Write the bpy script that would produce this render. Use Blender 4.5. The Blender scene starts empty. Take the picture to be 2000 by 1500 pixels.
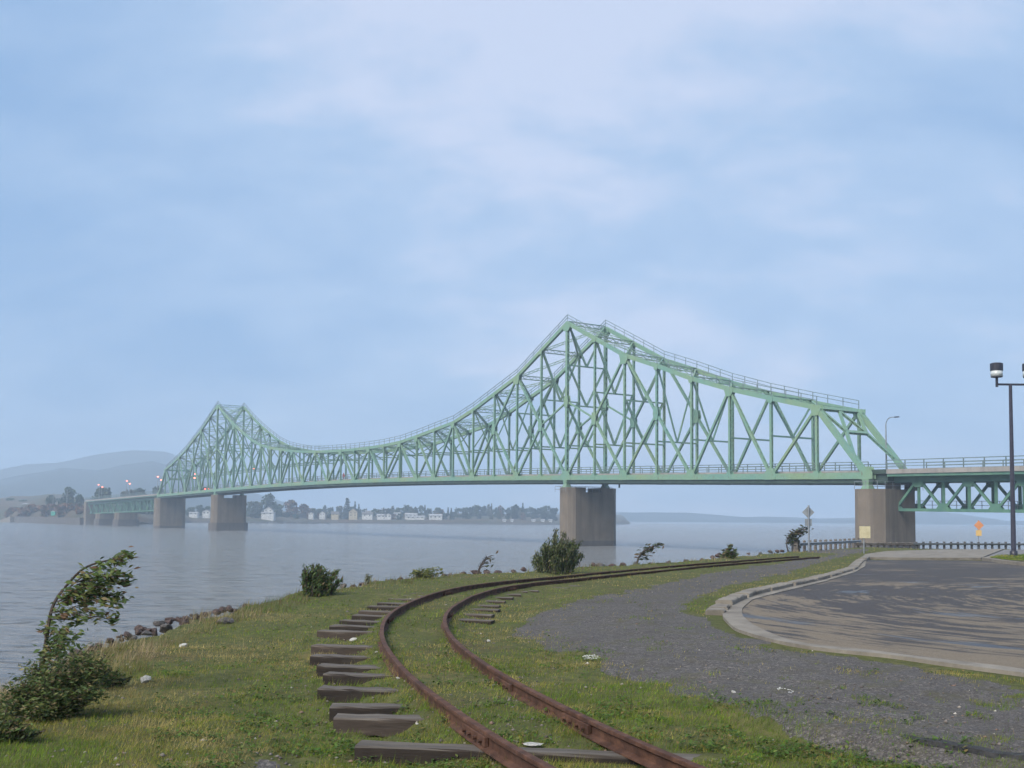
import bpy, math, random
import numpy as np
from mathutils import Vector, Matrix
rng = np.random.default_rng(11)
random.seed(11)
S = bpy.context.scene
COL = S.collection
rad = math.radians
# ------------------------------------------------------------------ camera
F = 2111.0
CAM = np.array([0.0, 0.0, 1.75])
PITCH, ROLL = rad(3.5), rad(0.5)
PPY = 1011.5 - F * math.tan(PITCH)
_r0 = np.array([1.0, 0, 0]); _u0 = np.array([0, -math.sin(PITCH), math.cos(PITCH)])
FWD = np.array([0, math.cos(PITCH), math.sin(PITCH)])
RIGHT = _r0 * math.cos(ROLL) + _u0 * math.sin(ROLL)
UP = _u0 * math.cos(ROLL) - _r0 * math.sin(ROLL)
def ray(px, py):
    return RIGHT * ((px - 1000.0) / F) - UP * ((py - PPY) / F) + FWD
def at(px, py, D):                       # world point seen at a photo position, D metres ahead
    d = ray(px, py); return CAM + d * (D / d[1])
def onz(px, py, z=0.0):                  # world point seen at a photo position on a level
    d = ray(px, py); return CAM + d * ((z - CAM[2]) / d[2])
def proj(p):
    q = np.asarray(p, float) - CAM
    f = q @ FWD
    return 1000.0 + F * (q @ RIGHT) / f, PPY - F * (q @ UP) / f
cd = bpy.data.cameras.new('camera'); cam = bpy.data.objects.new('camera', cd); COL.objects.link(cam)
cd.sensor_width = 36.0; cd.lens = 36.0 * F / 2000.0; cd.shift_y = (PPY - 750.0) / 2000.0
cd.clip_start = 0.1; cd.clip_end = 40000
M = Matrix.Identity(4)
for i in range(3):
    M[i][0] = RIGHT[i]; M[i][1] = UP[i]; M[i][2] = -FWD[i]; M[i][3] = CAM[i]
cam.matrix_world = M
S.camera = cam
WATER_Z = -3.85
# ------------------------------------------------------------------ mesh helpers
WLOC = {}
class MB:
    def __init__(s): s.v = []; s.f = []; s.c = []
    def quadbox(s, c, e1, e2, e3, h1, h2, h3):
        c = np.asarray(c, float); n = len(s.v)
        a, b, d = np.asarray(e1) * h1, np.asarray(e2) * h2, np.asarray(e3) * h3
        for k in ((-1,-1,-1),(1,-1,-1),(1,1,-1),(-1,1,-1),(-1,-1,1),(1,-1,1),(1,1,1),(-1,1,1)):
            s.v.append(tuple(c + a*k[0] + b*k[1] + d*k[2]))
        s.f += [tuple(n+i for i in q) for q in ((3,2,1,0),(4,5,6,7),(0,1,5,4),(1,2,6,5),(2,3,7,6),(3,0,4,7))]
        return s
    def box(s, c, hx, hy, hz): return s.quadbox(c, (1,0,0), (0,1,0), (0,0,1), hx, hy, hz)
    def bar(s, A, B, w, h=None, up=(0,0,1)):
        A = np.asarray(A, float); B = np.asarray(B, float); e = B - A; l = np.linalg.norm(e)
        if l < 1e-6: return s
        e = e / l; h = h or w
        sd = np.cross(e, up)
        if np.linalg.norm(sd) < 1e-3: sd = np.cross(e, (0, 1, 0.01))
        sd = sd / np.linalg.norm(sd); u = np.cross(sd, e)
        return s.quadbox((A + B) / 2, e, sd, u, l / 2, w / 2, h / 2)
    def tube(s, pts, rs, n=8, cap=True):
        pts = [np.asarray(p, float) for p in pts]
        if not hasattr(rs, '__len__'): rs = [rs] * len(pts)
        base = len(s.v)
        ref = np.array([0.31, 0.2, 0.93])
        for i, p in enumerate(pts):
            e = pts[min(i+1, len(pts)-1)] - pts[max(i-1, 0)]; e = e / (np.linalg.norm(e) + 1e-9)
            r_ = ref if abs(e @ ref) < 0.95 else np.array([1.0, 0, 0])
            a = np.cross(e, r_); a /= np.linalg.norm(a); b = np.cross(e, a)
            for k in range(n):
                t = 2 * math.pi * k / n
                s.v.append(tuple(p + (a * math.cos(t) + b * math.sin(t)) * rs[i]))
        for i in range(len(pts) - 1):
            for k in range(n):
                k2 = (k + 1) % n
                s.f.append((base+i*n+k, base+i*n+k2, base+(i+1)*n+k2, base+(i+1)*n+k))
        if cap:
            s.f.append(tuple(base + k for k in range(n))[::-1])
            s.f.append(tuple(base + (len(pts)-1)*n + k for k in range(n)))
        return s
    def poly(s, pts, flip=False):
        n = len(s.v); s.v += [tuple(map(float, p)) for p in pts]
        f = tuple(range(n, n + len(pts))); s.f.append(f[::-1] if flip else f); return s
    def prism(s, pts2, z0, z1, taper=1.0):
        n = len(s.v); m = len(pts2); P_ = np.asarray(pts2, float)[:, :2]; c = P_.mean(0)
        for p in P_: s.v.append((p[0], p[1], z0))
        for p in P_:
            q = c + (p - c) * taper; s.v.append((q[0], q[1], z1))
        s.f.append(tuple(n + i for i in range(m))[::-1]); s.f.append(tuple(n + m + i for i in range(m)))
        for i in range(m):
            j = (i + 1) % m; s.f.append((n+i, n+j, n+m+j, n+m+i))
        return s
    def build(s, name, mat, parent=None, smooth=False, bevel=0.0):
        w = np.zeros(3)
        if parent is not None: w = WLOC[parent]
        me = bpy.data.meshes.new(name)
        v = np.asarray(s.v, float) - w if len(s.v) else np.zeros((0, 3))
        me.from_pydata(v.tolist(), [], s.f)
        me.materials.append(mat)
        if smooth: me.polygons.foreach_set('use_smooth', [True] * len(me.polygons))
        me.update()
        o = bpy.data.objects.new(name, me); COL.objects.link(o)
        if parent is not None: o.parent = parent
        WLOC[o] = w
        if bevel:
            m = o.modifiers.new('bevel', 'BEVEL'); m.width = bevel; m.segments = 2; m.limit_method = 'ANGLE'
        return o
def npmesh(name, V, faces, mat, parent=None, cols=None, smooth=False):
    """V (n,3); faces (m,k) index array"""
    w = WLOC[parent] if parent is not None else np.zeros(3)
    V = np.asarray(V, np.float32) - w.astype(np.float32); faces = np.asarray(faces, np.int32)
    me = bpy.data.meshes.new(name); m, k = faces.shape
    me.vertices.add(len(V)); me.vertices.foreach_set('co', V.ravel())
    me.loops.add(m * k); me.loops.foreach_set('vertex_index', faces.ravel())
    me.polygons.add(m); me.polygons.foreach_set('loop_start', np.arange(0, m * k, k, dtype=np.int32))
    if smooth: me.polygons.foreach_set('use_smooth', np.ones(m, bool))
    me.update(calc_edges=True); me.validate()
    if cols is not None:
        at_ = me.attributes.new('col', 'FLOAT_COLOR', 'POINT')
        c4 = np.ones((len(V), 4), np.float32); c4[:, :cols.shape[1]] = cols
        at_.data.foreach_set('color', c4.ravel())
    me.materials.append(mat)
    o = bpy.data.objects.new(name, me); COL.objects.link(o)
    if parent is not None: o.parent = parent
    WLOC[o] = w
    return o
def thing(name, label, cat, loc, group=None):
    o = bpy.data.objects.new(name, None); COL.objects.link(o); o.empty_display_size = 0.3
    o.location = tuple(map(float, loc)); WLOC[o] = np.asarray(loc, float)
    return tag(o, label, cat, group)
def tag(o, label, cat, group=None):
    o['label'] = label; o['category'] = cat
    if group: o['group'] = group
    return o
def kind(o, k, label=None):
    o['kind'] = k
    if label: o['label'] = label
    return o
# ------------------------------------------------------------------ numeric helpers
def _h(ix, iy, sd):
    n = (ix.astype(np.int64) * 374761393 + iy.astype(np.int64) * 668265263 + sd * 982451653) & 0x7fffffff
    n = ((n ^ (n >> 13)) * 1274126177) & 0x7fffffff
    return ((n ^ (n >> 16)) & 0xffff) / 65535.0
def vnoise(x, y, sd=0):
    x = np.asarray(x, float); y = np.asarray(y, float)
    ix = np.floor(x); iy = np.floor(y); fx = x - ix; fy = y - iy
    fx = fx*fx*(3-2*fx); fy = fy*fy*(3-2*fy)
    a = _h(ix, iy, sd); b = _h(ix+1, iy, sd); c = _h(ix, iy+1, sd); d = _h(ix+1, iy+1, sd)
    return (a*(1-fx)+b*fx)*(1-fy) + (c*(1-fx)+d*fx)*fy
def fbm(x, y, sd=0, o=3):
    r = 0; a = 0.5; t = 0
    for i in range(o):
        r = r + a * vnoise(np.asarray(x) * 2**i, np.asarray(y) * 2**i, sd + i * 17); t += a; a *= 0.5
    return r / t
def inpoly(x, y, poly):
    poly = np.asarray(poly, float); r = np.zeros(np.shape(x), bool); n = len(poly)
    j = n - 1
    for i in range(n):
        xi, yi = poly[i]; xj, yj = poly[j]
        c = ((yi > y) != (yj > y)) & (x < (xj - xi) * (y - yi) / (yj - yi + 1e-12) + xi)
        r ^= c; j = i
    return r
def sdist(x, y, line):
    """signed distance to a polyline (positive on its right-hand side going along it), and arclength"""
    line = np.asarray(line, float); best = np.full(np.shape(x), 1e9); sgn = np.ones(np.shape(x)); arc = np.zeros(np.shape(x)); acc = 0
    for i in range(len(line) - 1):
        a, b = line[i], line[i+1]; e = b - a; l2 = e @ e; l = math.sqrt(l2)
        t = np.clip(((x-a[0])*e[0] + (y-a[1])*e[1]) / l2, 0, 1)
        dx = x - a[0] - t*e[0]; dy = y - a[1] - t*e[1]; d = dx*dx + dy*dy
        cr = e[0]*(y-a[1]) - e[1]*(x-a[0])
        m = d < best
        best = np.where(m, d, best); sgn = np.where(m, np.where(cr < 0, 1.0, -1.0), sgn); arc = np.where(m, acc + t*l, arc); acc += l
    return np.sqrt(best) * sgn, arc
def resample(pts, step, smooth=0):
    p = np.asarray(pts, float); d = np.r_[0, np.cumsum(np.linalg.norm(np.diff(p, axis=0), axis=1))]
    n = max(2, int(d[-1] / step)); s = np.linspace(0, d[-1], n)
    q = np.stack([np.interp(s, d, p[:, k]) for k in range(p.shape[1])], 1)
    for _ in range(smooth):
        r = q.copy(); r[1:-1] = 0.25*q[:-2] + 0.5*q[1:-1] + 0.25*q[2:]; q = r
    return q
def smoothstep(a, b, x):
    t = np.clip((x - a) / (b - a), 0, 1); return t*t*(3-2*t)
# ------------------------------------------------------------------ materials
def nmat(name):
    m = bpy.data.materials.new(name); m.use_nodes = True
    nt = m.node_tree; b = nt.nodes['Principled BSDF']
    return m, nt, b
def N(nt, t, **kw):
    n = nt.nodes.new(t)
    for k, v in kw.items(): setattr(n, k, v)
    return n
def tex(nt, scale, detail=4, rough=0.55, vec=None, dist=0.0, coord='Object', mapscale=None, rot=None):
    tc = N(nt, 'ShaderNodeTexCoord')
    src = tc.outputs[coord] if vec is None else vec
    if mapscale or rot:
        mp = N(nt, 'ShaderNodeMapping'); nt.links.new(src, mp.inputs['Vector']); src = mp.outputs[0]
        if mapscale: mp.inputs['Scale'].default_value = mapscale
        if rot: mp.inputs['Rotation'].default_value = rot
    n = N(nt, 'ShaderNodeTexNoise'); n.inputs['Scale'].default_value = scale; n.inputs['Detail'].default_value = detail
    n.inputs['Roughness'].default_value = rough; n.inputs['Distortion'].default_value = dist
    nt.links.new(src, n.inputs['Vector'])
    return n.outputs['Fac']
def ramp(nt, fac, stops):
    r = N(nt, 'ShaderNodeValToRGB'); e = r.color_ramp.elements
    while len(e) > 1: e.remove(e[-1])
    e[0].position = stops[0][0]; e[0].color = (*stops[0][1], 1)
    for p, c in stops[1:]:
        x = e.new(p); x.color = (*c, 1)
    nt.links.new(fac, r.inputs[0]); return r.outputs[0]
def mix(nt, fac, a, b, mode='MIX'):
    n = N(nt, 'ShaderNodeMix', data_type='RGBA', blend_type=mode)
    for k, v in ((0, fac), (6, a), (7, b)):
        if isinstance(v, (int, float)): n.inputs[k].default_value = v
        elif isinstance(v, tuple): n.inputs[k].default_value = (*v, 1)
        else: nt.links.new(v, n.inputs[k])
    return n.outputs[2]
def bump(nt, b, h, strength, dist=0.02, normal=None):
    n = N(nt, 'ShaderNodeBump'); n.inputs['Strength'].default_value = strength; n.inputs['Distance'].default_value = dist
    nt.links.new(h, n.inputs['Height'])
    if normal is not None: nt.links.new(normal, n.inputs['Normal'])
    if b is not None: nt.links.new(n.outputs[0], b.inputs['Normal'])
    return n.outputs[0]
def simple(name, c1, c2, scale, rough=0.7, bmp=0.0, detail=4, metallic=0.0, bdist=0.02, lo=0.35, hi=0.65, spec=None, mapscale=None):
    m, nt, b = nmat(name)
    f = tex(nt, scale, detail, mapscale=mapscale)
    nt.links.new(ramp(nt, f, [(lo, c1), (hi, c2)]), b.inputs['Base Color'])
    b.inputs['Roughness'].default_value = rough; b.inputs['Metallic'].default_value = metallic
    if spec is not None: b.inputs['Specular IOR Level'].default_value = spec
    if bmp: bump(nt, b, tex(nt, scale * 3, 5, mapscale=mapscale), bmp, bdist)
    return m
def attrmat(name, rough=0.8, spec=0.25, trans=0.0, mul=(1,1,1), noise=None):
    m, nt, b = nmat(name)
    a = N(nt, 'ShaderNodeAttribute', attribute_name='col')
    c = a.outputs['Color']
    if mul != (1,1,1): c = mix(nt, 1.0, c, mul, 'MULTIPLY')
    nt.links.new(c, b.inputs['Base Color']); b.inputs['Roughness'].default_value = rough
    b.inputs['Specular IOR Level'].default_value = spec
    if trans:
        t = N(nt, 'ShaderNodeBsdfTranslucent'); nt.links.new(c, t.inputs[0])
        mx = N(nt, 'ShaderNodeMixShader'); mx.inputs[0].default_value = trans
        nt.links.new(b.outputs[0], mx.inputs[1]); nt.links.new(t.outputs[0], mx.inputs[2])
        nt.links.new(mx.outputs[0], nt.nodes['Material Output'].inputs[0])
    return m
def emit(name, c, s):
    m, nt, b = nmat(name); b.inputs['Emission Color'].default_value = (*c, 1); b.inputs['Emission Strength'].default_value = s
    b.inputs['Base Color'].default_value = (*c, 1); return m

def steel_mat():
    m, nt, b = nmat('green_bridge_paint')
    f = tex(nt, 0.12, 3); g = tex(nt, 1.6, 5); k = tex(nt, 5.0, 5, mapscale=(1, 1, 0.25))
    c = ramp(nt, f, [(0.32, (0.135, 0.275, 0.225)), (0.5, (0.16, 0.285, 0.20)), (0.68, (0.20, 0.29, 0.16))])
    c = mix(nt, ramp(nt, g, [(0.45, (0, 0, 0)), (0.75, (0.5,)*3)]), c, (0.22, 0.32, 0.235))
    c = mix(nt, ramp(nt, k, [(0.58, (0, 0, 0)), (0.72, (0.75,)*3)]), c, (0.13, 0.085, 0.05))
    nt.links.new(c, b.inputs['Base Color']); b.inputs['Roughness'].default_value = 0.5
    return m
M_STEEL = steel_mat()
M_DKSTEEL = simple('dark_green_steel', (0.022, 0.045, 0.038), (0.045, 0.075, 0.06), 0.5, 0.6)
M_APPR = simple('weathered_green_steel', (0.06, 0.15, 0.12), (0.10, 0.21, 0.14), 0.6, 0.55)
def concrete(name, c1, c2, c3, sc=0.35):
    m, nt, b = nmat(name)
    f = tex(nt, sc, 6, 0.6); st = tex(nt, 1.1, 5, 0.6, mapscale=(1, 1, 0.06)); g = tex(nt, 9, 4)
    c = ramp(nt, f, [(0.3, c1), (0.7, c2)])
    c = mix(nt, ramp(nt, st, [(0.48, (0, 0, 0)), (0.7, (0.75,)*3)]), c, c3)
    c = mix(nt, 0.25, c, ramp(nt, g, [(0.3, (0.08, .07, .055)), (0.7, (0.22, .19, .15))]))
    nt.links.new(c, b.inputs['Base Color']); b.inputs['Roughness'].default_value = 0.9
    bump(nt, b, g, 0.4, 0.03)
    return m
M_PIER = concrete('weathered_pier_concrete', (0.135, 0.106, 0.080), (0.20, 0.162, 0.125), (0.075, 0.060, 0.048))
M_PIERDK = concrete('wet_dark_concrete', (0.06, 0.055, 0.06), (0.11, 0.10, 0.10), (0.04, 0.04, 0.04))
M_DECK = concrete('bridge_deck_concrete', (0.26, 0.25, 0.24), (0.36, 0.34, 0.32), (0.18, 0.17, 0.16))
M_KERB = concrete('kerb_concrete', (0.15, 0.13, 0.105), (0.27, 0.245, 0.205), (0.075, 0.064, 0.052), 1.3)
M_GALV = simple('galvanised_steel', (0.20, 0.22, 0.24), (0.30, 0.32, 0.34), 6, 0.5, metallic=0.4)
M_RAILING = simple('grey_railing_paint', (0.10, 0.15, 0.16), (0.16, 0.21, 0.21), 2, 0.5)
M_BLACK = simple('dark_lamp_paint', (0.018, 0.018, 0.03), (0.03, 0.03, 0.045), 4, 0.45)
M_GLASSY = simple('frosted_lamp_glass', (0.45, 0.5, 0.5), (0.6, 0.62, 0.62), 8, 0.2)
def rust_mat():
    m, nt, b = nmat('rusty_rail_steel')
    f = tex(nt, 7, 6, 0.65); g = tex(nt, 60, 4); l = tex(nt, 2.2, 5)
    c = ramp(nt, f, [(0.3, (0.030, 0.0155, 0.011)), (0.5, (0.074, 0.036, 0.024)), (0.72, (0.145, 0.073, 0.044))])
    c = mix(nt, ramp(nt, l, [(0.5, (0, 0, 0)), (0.72, (0.6,)*3)]), c, (0.12, 0.068, 0.050))
    c = mix(nt, ramp(nt, g, [(0.5, (0, 0, 0)), (0.75, (0.5,)*3)]), c, (0.045, 0.02, 0.015))
    nt.links.new(c, b.inputs['Base Color']); b.inputs['Roughness'].default_value = 0.85; b.inputs['Specular IOR Level'].default_value = .25
    bump(nt, b, g, 0.35, 0.004); return m
M_RUST = rust_mat()
def wood_mat(name, a, b_, c_):
    m, nt, b = nmat(name)
    f = tex(nt, 9, 6, 0.65, mapscale=(0.12, 1, 1)); g = tex(nt, 3, 5)
    c = ramp(nt, f, [(0.3, a), (0.55, b_), (0.75, c_)])
    c = mix(nt, ramp(nt, g, [(0.45, (0, 0, 0)), (0.7, (0.6,)*3)]), c, (0.05, 0.038, 0.024))
    tn = N(nt, 'ShaderNodeTexCoord'); sn = N(nt, 'ShaderNodeSeparateXYZ'); nt.links.new(tn.outputs['Normal'], sn.inputs[0])   # weathered, sun bleached tops
    tp = N(nt, 'ShaderNodeMath', operation='MULTIPLY', use_clamp=True); nt.links.new(sn.outputs[2], tp.inputs[0]); nt.links.new(ramp(nt, sn.outputs[2], [(.6, (0,0,0)), (.85, (.75,)*3)]), tp.inputs[1])
    c = mix(nt, tp.outputs[0], c, ramp(nt, f, [(.3, (.05, .042, .035)), (.6, (.13, .112, .092)), (.8, (.22, .195, .165))]))
    nt.links.new(c, b.inputs['Base Color']); b.inputs['Roughness'].default_value = 0.9
    bump(nt, b, f, 0.8, 0.02); return m
M_TIE = wood_mat('dark_creosoted_timber', (0.008, 0.005, 0.004), (0.022, 0.0145, 0.0105), (0.060, 0.042, 0.030))
M_TIEG = wood_mat('silvered_timber', (0.022, 0.016, 0.013), (0.062, 0.045, 0.035), (0.19, 0.155, 0.12))
M_POSTW = wood_mat('weathered_post_timber', (0.07, 0.06, 0.05), (0.17, 0.15, 0.13), (0.28, 0.26, 0.24))
M_ROCKR = simple('reddish_rock', (0.030, 0.021, 0.019), (0.125, 0.085, 0.074), 2.5, 0.9, 0.7, 7, bdist=0.06)
M_ROCKG = simple('grey_rock', (0.045, 0.04, 0.038), (0.15, 0.135, 0.125), 2.5, 0.9, 0.7, 7, bdist=0.06)
M_ROCKW = simple('pale_rock', (0.30, 0.29, 0.26), (0.58, 0.57, 0.53), 6, 0.85, 0.6, 6, bdist=0.03)
M_LEAF = attrmat('leaf', 0.6, 0.3, 0.3)
M_BLADE = attrmat('grass_blade', 0.75, 0.15, 0.25)
M_FARLEAF = attrmat('far_foliage', 0.9, 0.1, 0.15)
M_BARK = simple('bark', (0.03, 0.022, 0.018), (0.09, 0.07, 0.055), 12, 0.9, 0.5)
# ================================================================== BRIDGE
D0 = 160.0
P0 = at(1679, 1000, D0)[:2]
_vd = ray(-420, 999)[:2]; U2 = _vd / np.linalg.norm(_vd)
N2 = np.array([U2[1], -U2[0]])                       # across the deck, away from the camera
U3 = np.array([*U2, 0]); N3 = np.array([*N2, 0]); Z3 = np.array([0, 0, 1.0])
W = 10.0                                             # truss spacing
BX = {0:1679,1:1591.7,2:1508.5,3:1430,4:1356,5:1289,6:1226,7:1166,8:1109.5,9:1059,10:1009.5,11:965,12:922,13:882,14:845,15:806,16:776,
      17:747,18:718.5,19:691,20:664.5,21:640.6,22:616.4,23:594,24:572,25:551.5,26:530,27:510,28:490.5,29:473,30:454,31:438,32:421,33:405.5,34:391,35:376,36:362,37:348.5,38:335,39:323,40:311}
BYC = {0:930,1:930,4:930.5,8:933,12:936.5,16:937.5,20:940,23.5:945,28:953,32:958,36:962.7,40:968.3}
TY = {1:796,2:778,3:760,4:739.4,5:714.5,6:694,7:661,8:631,9:685,10:736,11:769.5,12:801,13:826,14:839.7,15:853,16:864,17:870.5,18:875,19:878,
      20:880.3,21:881.6,22:882.5,23:882.2,24:881,25:878.5,26:875,27:870,28:860,29:845,30:829.5,31:812,32:792,33:816,34:840,35:859,36:878.5,37:893,38:906.4,39:917.6}
def t_at(px, py):
    d = ray(px, py)[:2]                              # solve CAM2 + k d = P0 + t U
    A = np.array([[d[0], -U2[0]], [d[1], -U2[1]]]); k, t = np.linalg.solve(A, P0 - CAM[:2]); return t, k
ss = np.array(sorted(BX)); tt = np.array([t_at(BX[s], 945)[0] for s in ss])
TF = np.polyfit(ss, tt, 3)
def T(s): return float(np.polyval(TF, s))
def zfor(t, py, off=0.0):                            # height on the vertical through the truss line that is seen at row py
    p = P0 + U2 * t + N2 * off; lo, hi = -20.0, 90.0
    for _ in range(50):
        m = (lo + hi) / 2
        if proj((p[0], p[1], m))[1] > py: lo = m
        else: hi = m
    return m
_zs = np.array([zfor(T(s), BYC[s]) for s in sorted(BYC)]); ZB = np.polyfit(sorted(BYC), _zs, 4)
def zb(s): return float(np.polyval(ZB, s))
ZT = {s: zfor(T(s), TY[s]) for s in TY}
_k = sorted(ZT); 
def zt(s): return ZT[s]
def NB(s, off=0.0): p = P0 + U2 * T(s) + N2 * off; return np.array([p[0], p[1], zb(s)])
def NT(s, off=0.0): p = P0 + U2 * T(s) + N2 * off; return np.array([p[0], p[1], ZT[s]])
def LP(t, off, z): p = P0 + U2 * t + N2 * off; return np.array([p[0], p[1], z])

def member(b, A, B, d, w, wd=None, laced=False, th=0.05, pitch=1.0, trim=0.0):
    wd = N3 if wd is None else wd
    A = np.asarray(A, float); B = np.asarray(B, float); e = B - A; l = np.linalg.norm(e); e = e / l
    if trim: A = A + e * trim; B = B - e * trim; l -= 2 * trim
    dd = np.cross(wd, e); dd /= np.linalg.norm(dd); C = (A + B) / 2
    wv = np.cross(e, dd)
    for sg in (-1, 1): b.quadbox(C + wv * sg * (w/2 - th/2), e, dd, wv, l/2, d/2, th/2)
    for sg in (-1, 1):
        c0 = C + dd * sg * (d/2 - 0.06)
        if not laced or (dd * sg) @ (-U3 * .8 + Z3 * .3) < 0: b.quadbox(c0, e, dd, wv, l/2 - 0.01, th/2, w/2 - th)
        else:
            n = max(2, int(l / pitch)); st = l / n; ew = (w/2 - th) * .24
            for i in range(n):
                b.quadbox(c0 + e * (-l/2 + st * (i + .5)), e, dd, wv, st * 0.22, th/2, w/2 - th - 2*ew - .004)
            for k in (-1, 1): b.quadbox(c0 + wv * k * (w/2 - th - ew), e, dd, wv, l/2 - .01, th/2, ew)
def lstrut(b, A, B, depthdir, depth, bar=0.12, wid=0.35, nseg=None):
    A = np.asarray(A, float); B = np.asarray(B, float); e = B - A; l = np.linalg.norm(e); e /= l
    dv = np.asarray(depthdir, float); dv = dv - e * (dv @ e); dv /= np.linalg.norm(dv)
    sv = np.cross(e, dv)
    for sg in (-1, 1): b.quadbox((A + B)/2 + dv * sg * depth/2, e, dv, sv, l/2, bar/2, wid/2)
    n = nseg or max(4, int(l / (depth * 1.1)))
    for i in range(n):
        a = A + e * (l * i / n) + dv * (depth/2 if i % 2 else -depth/2); c = A + e * (l * (i+1) / n) + dv * (-depth/2 if i % 2 else depth/2)
        b.bar(a, c, 0.09, 0.09, up=sv)

WATERBASE = NB(8, W/2); WATERBASE[2] = WATER_Z
bridge = thing('truss_bridge', 'long pale green steel cantilever truss road bridge crossing the wide river', 'bridge', NB(8, W/2) * [1,1,0] + [0,0,zb(8)])
MID = {}
def halfdiags():
    """(kind, a, b) with a,b = (level, s); level b/t/m"""
    L = [('end', ('b',0), ('t',1)), ('d', ('t',1), ('b',2)), ('l', ('b',2), ('t',3)), ('d', ('t',3), ('b',4)),
         ('l', ('b',4), ('m',5)), ('l', ('m',5), ('t',6)), ('d', ('m',5), ('b',6)),
         ('l', ('b',6), ('m',7)), ('d', ('m',7), ('t',6)), ('d', ('m',7), ('b',8)), ('s', ('m',7), ('m',8)),
         ('l', ('b',8), ('m',9)), ('l', ('m',9), ('t',10)), ('d', ('m',9), ('b',10)), ('s', ('m',9), ('m',8)),
         ('l', ('b',10), ('m',11)), ('d', ('m',11), ('t',10)), ('d', ('m',11), ('b',12)),
         ('l', ('b',12), ('t',13)), ('d', ('t',13), ('b',14)), ('l', ('b',14), ('t',15)), ('l', ('b',15), ('t',16)),
         ('d', ('t',16), ('b',17)), ('l', ('b',17), ('t',18)), ('d', ('t',18), ('b',19)), ('l', ('b',19), ('t',20))]
    return L
def pm(s, off):
    """mid node on the straight diagonal through panel point s (mirrored about 20)"""
    q = s if s <= 20 else 40 - s
    pair = {5: (4, 6), 7: (8, 6), 9: (8, 10), 11: (12, 10)}
    mir = (lambda k: k) if s <= 20 else (lambda k: 40 - k)
    if q == 8:
        z = zb(s) + (ZT[s] - zb(s)) * 0.49; return LP(T(s), off, z)
    b_, t_ = pair[q]; A = NB(mir(b_), off); B = NT(mir(t_), off)
    f = (T(s) - T(mir(b_))) / (T(mir(t_)) - T(mir(b_))); z = A[2] + (B[2] - A[2]) * f
    return LP(T(s), off, z)
def node(k, off):
    l, s = k
    return NB(s, off) if l == 'b' else NT(s, off) if l == 't' else pm(s, off)
def plate(g, c, pts, sg):
    n = len(g.v); m = len(pts)
    g.v += [tuple(c + U3 * a + Z3 * z) for a, z in pts] + [tuple(c + U3 * a + Z3 * z + N3 * sg * 0.03) for a, z in pts]
    g.f.append(tuple(range(n, n + m))[::-1 if sg > 0 else 1]); g.f.append(tuple(range(n + m, n + 2*m))[::1 if sg > 0 else -1])
    for i in range(m): j = (i + 1) % m; g.f.append((n+i, n+j, n+m+j, n+m+i))
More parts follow.
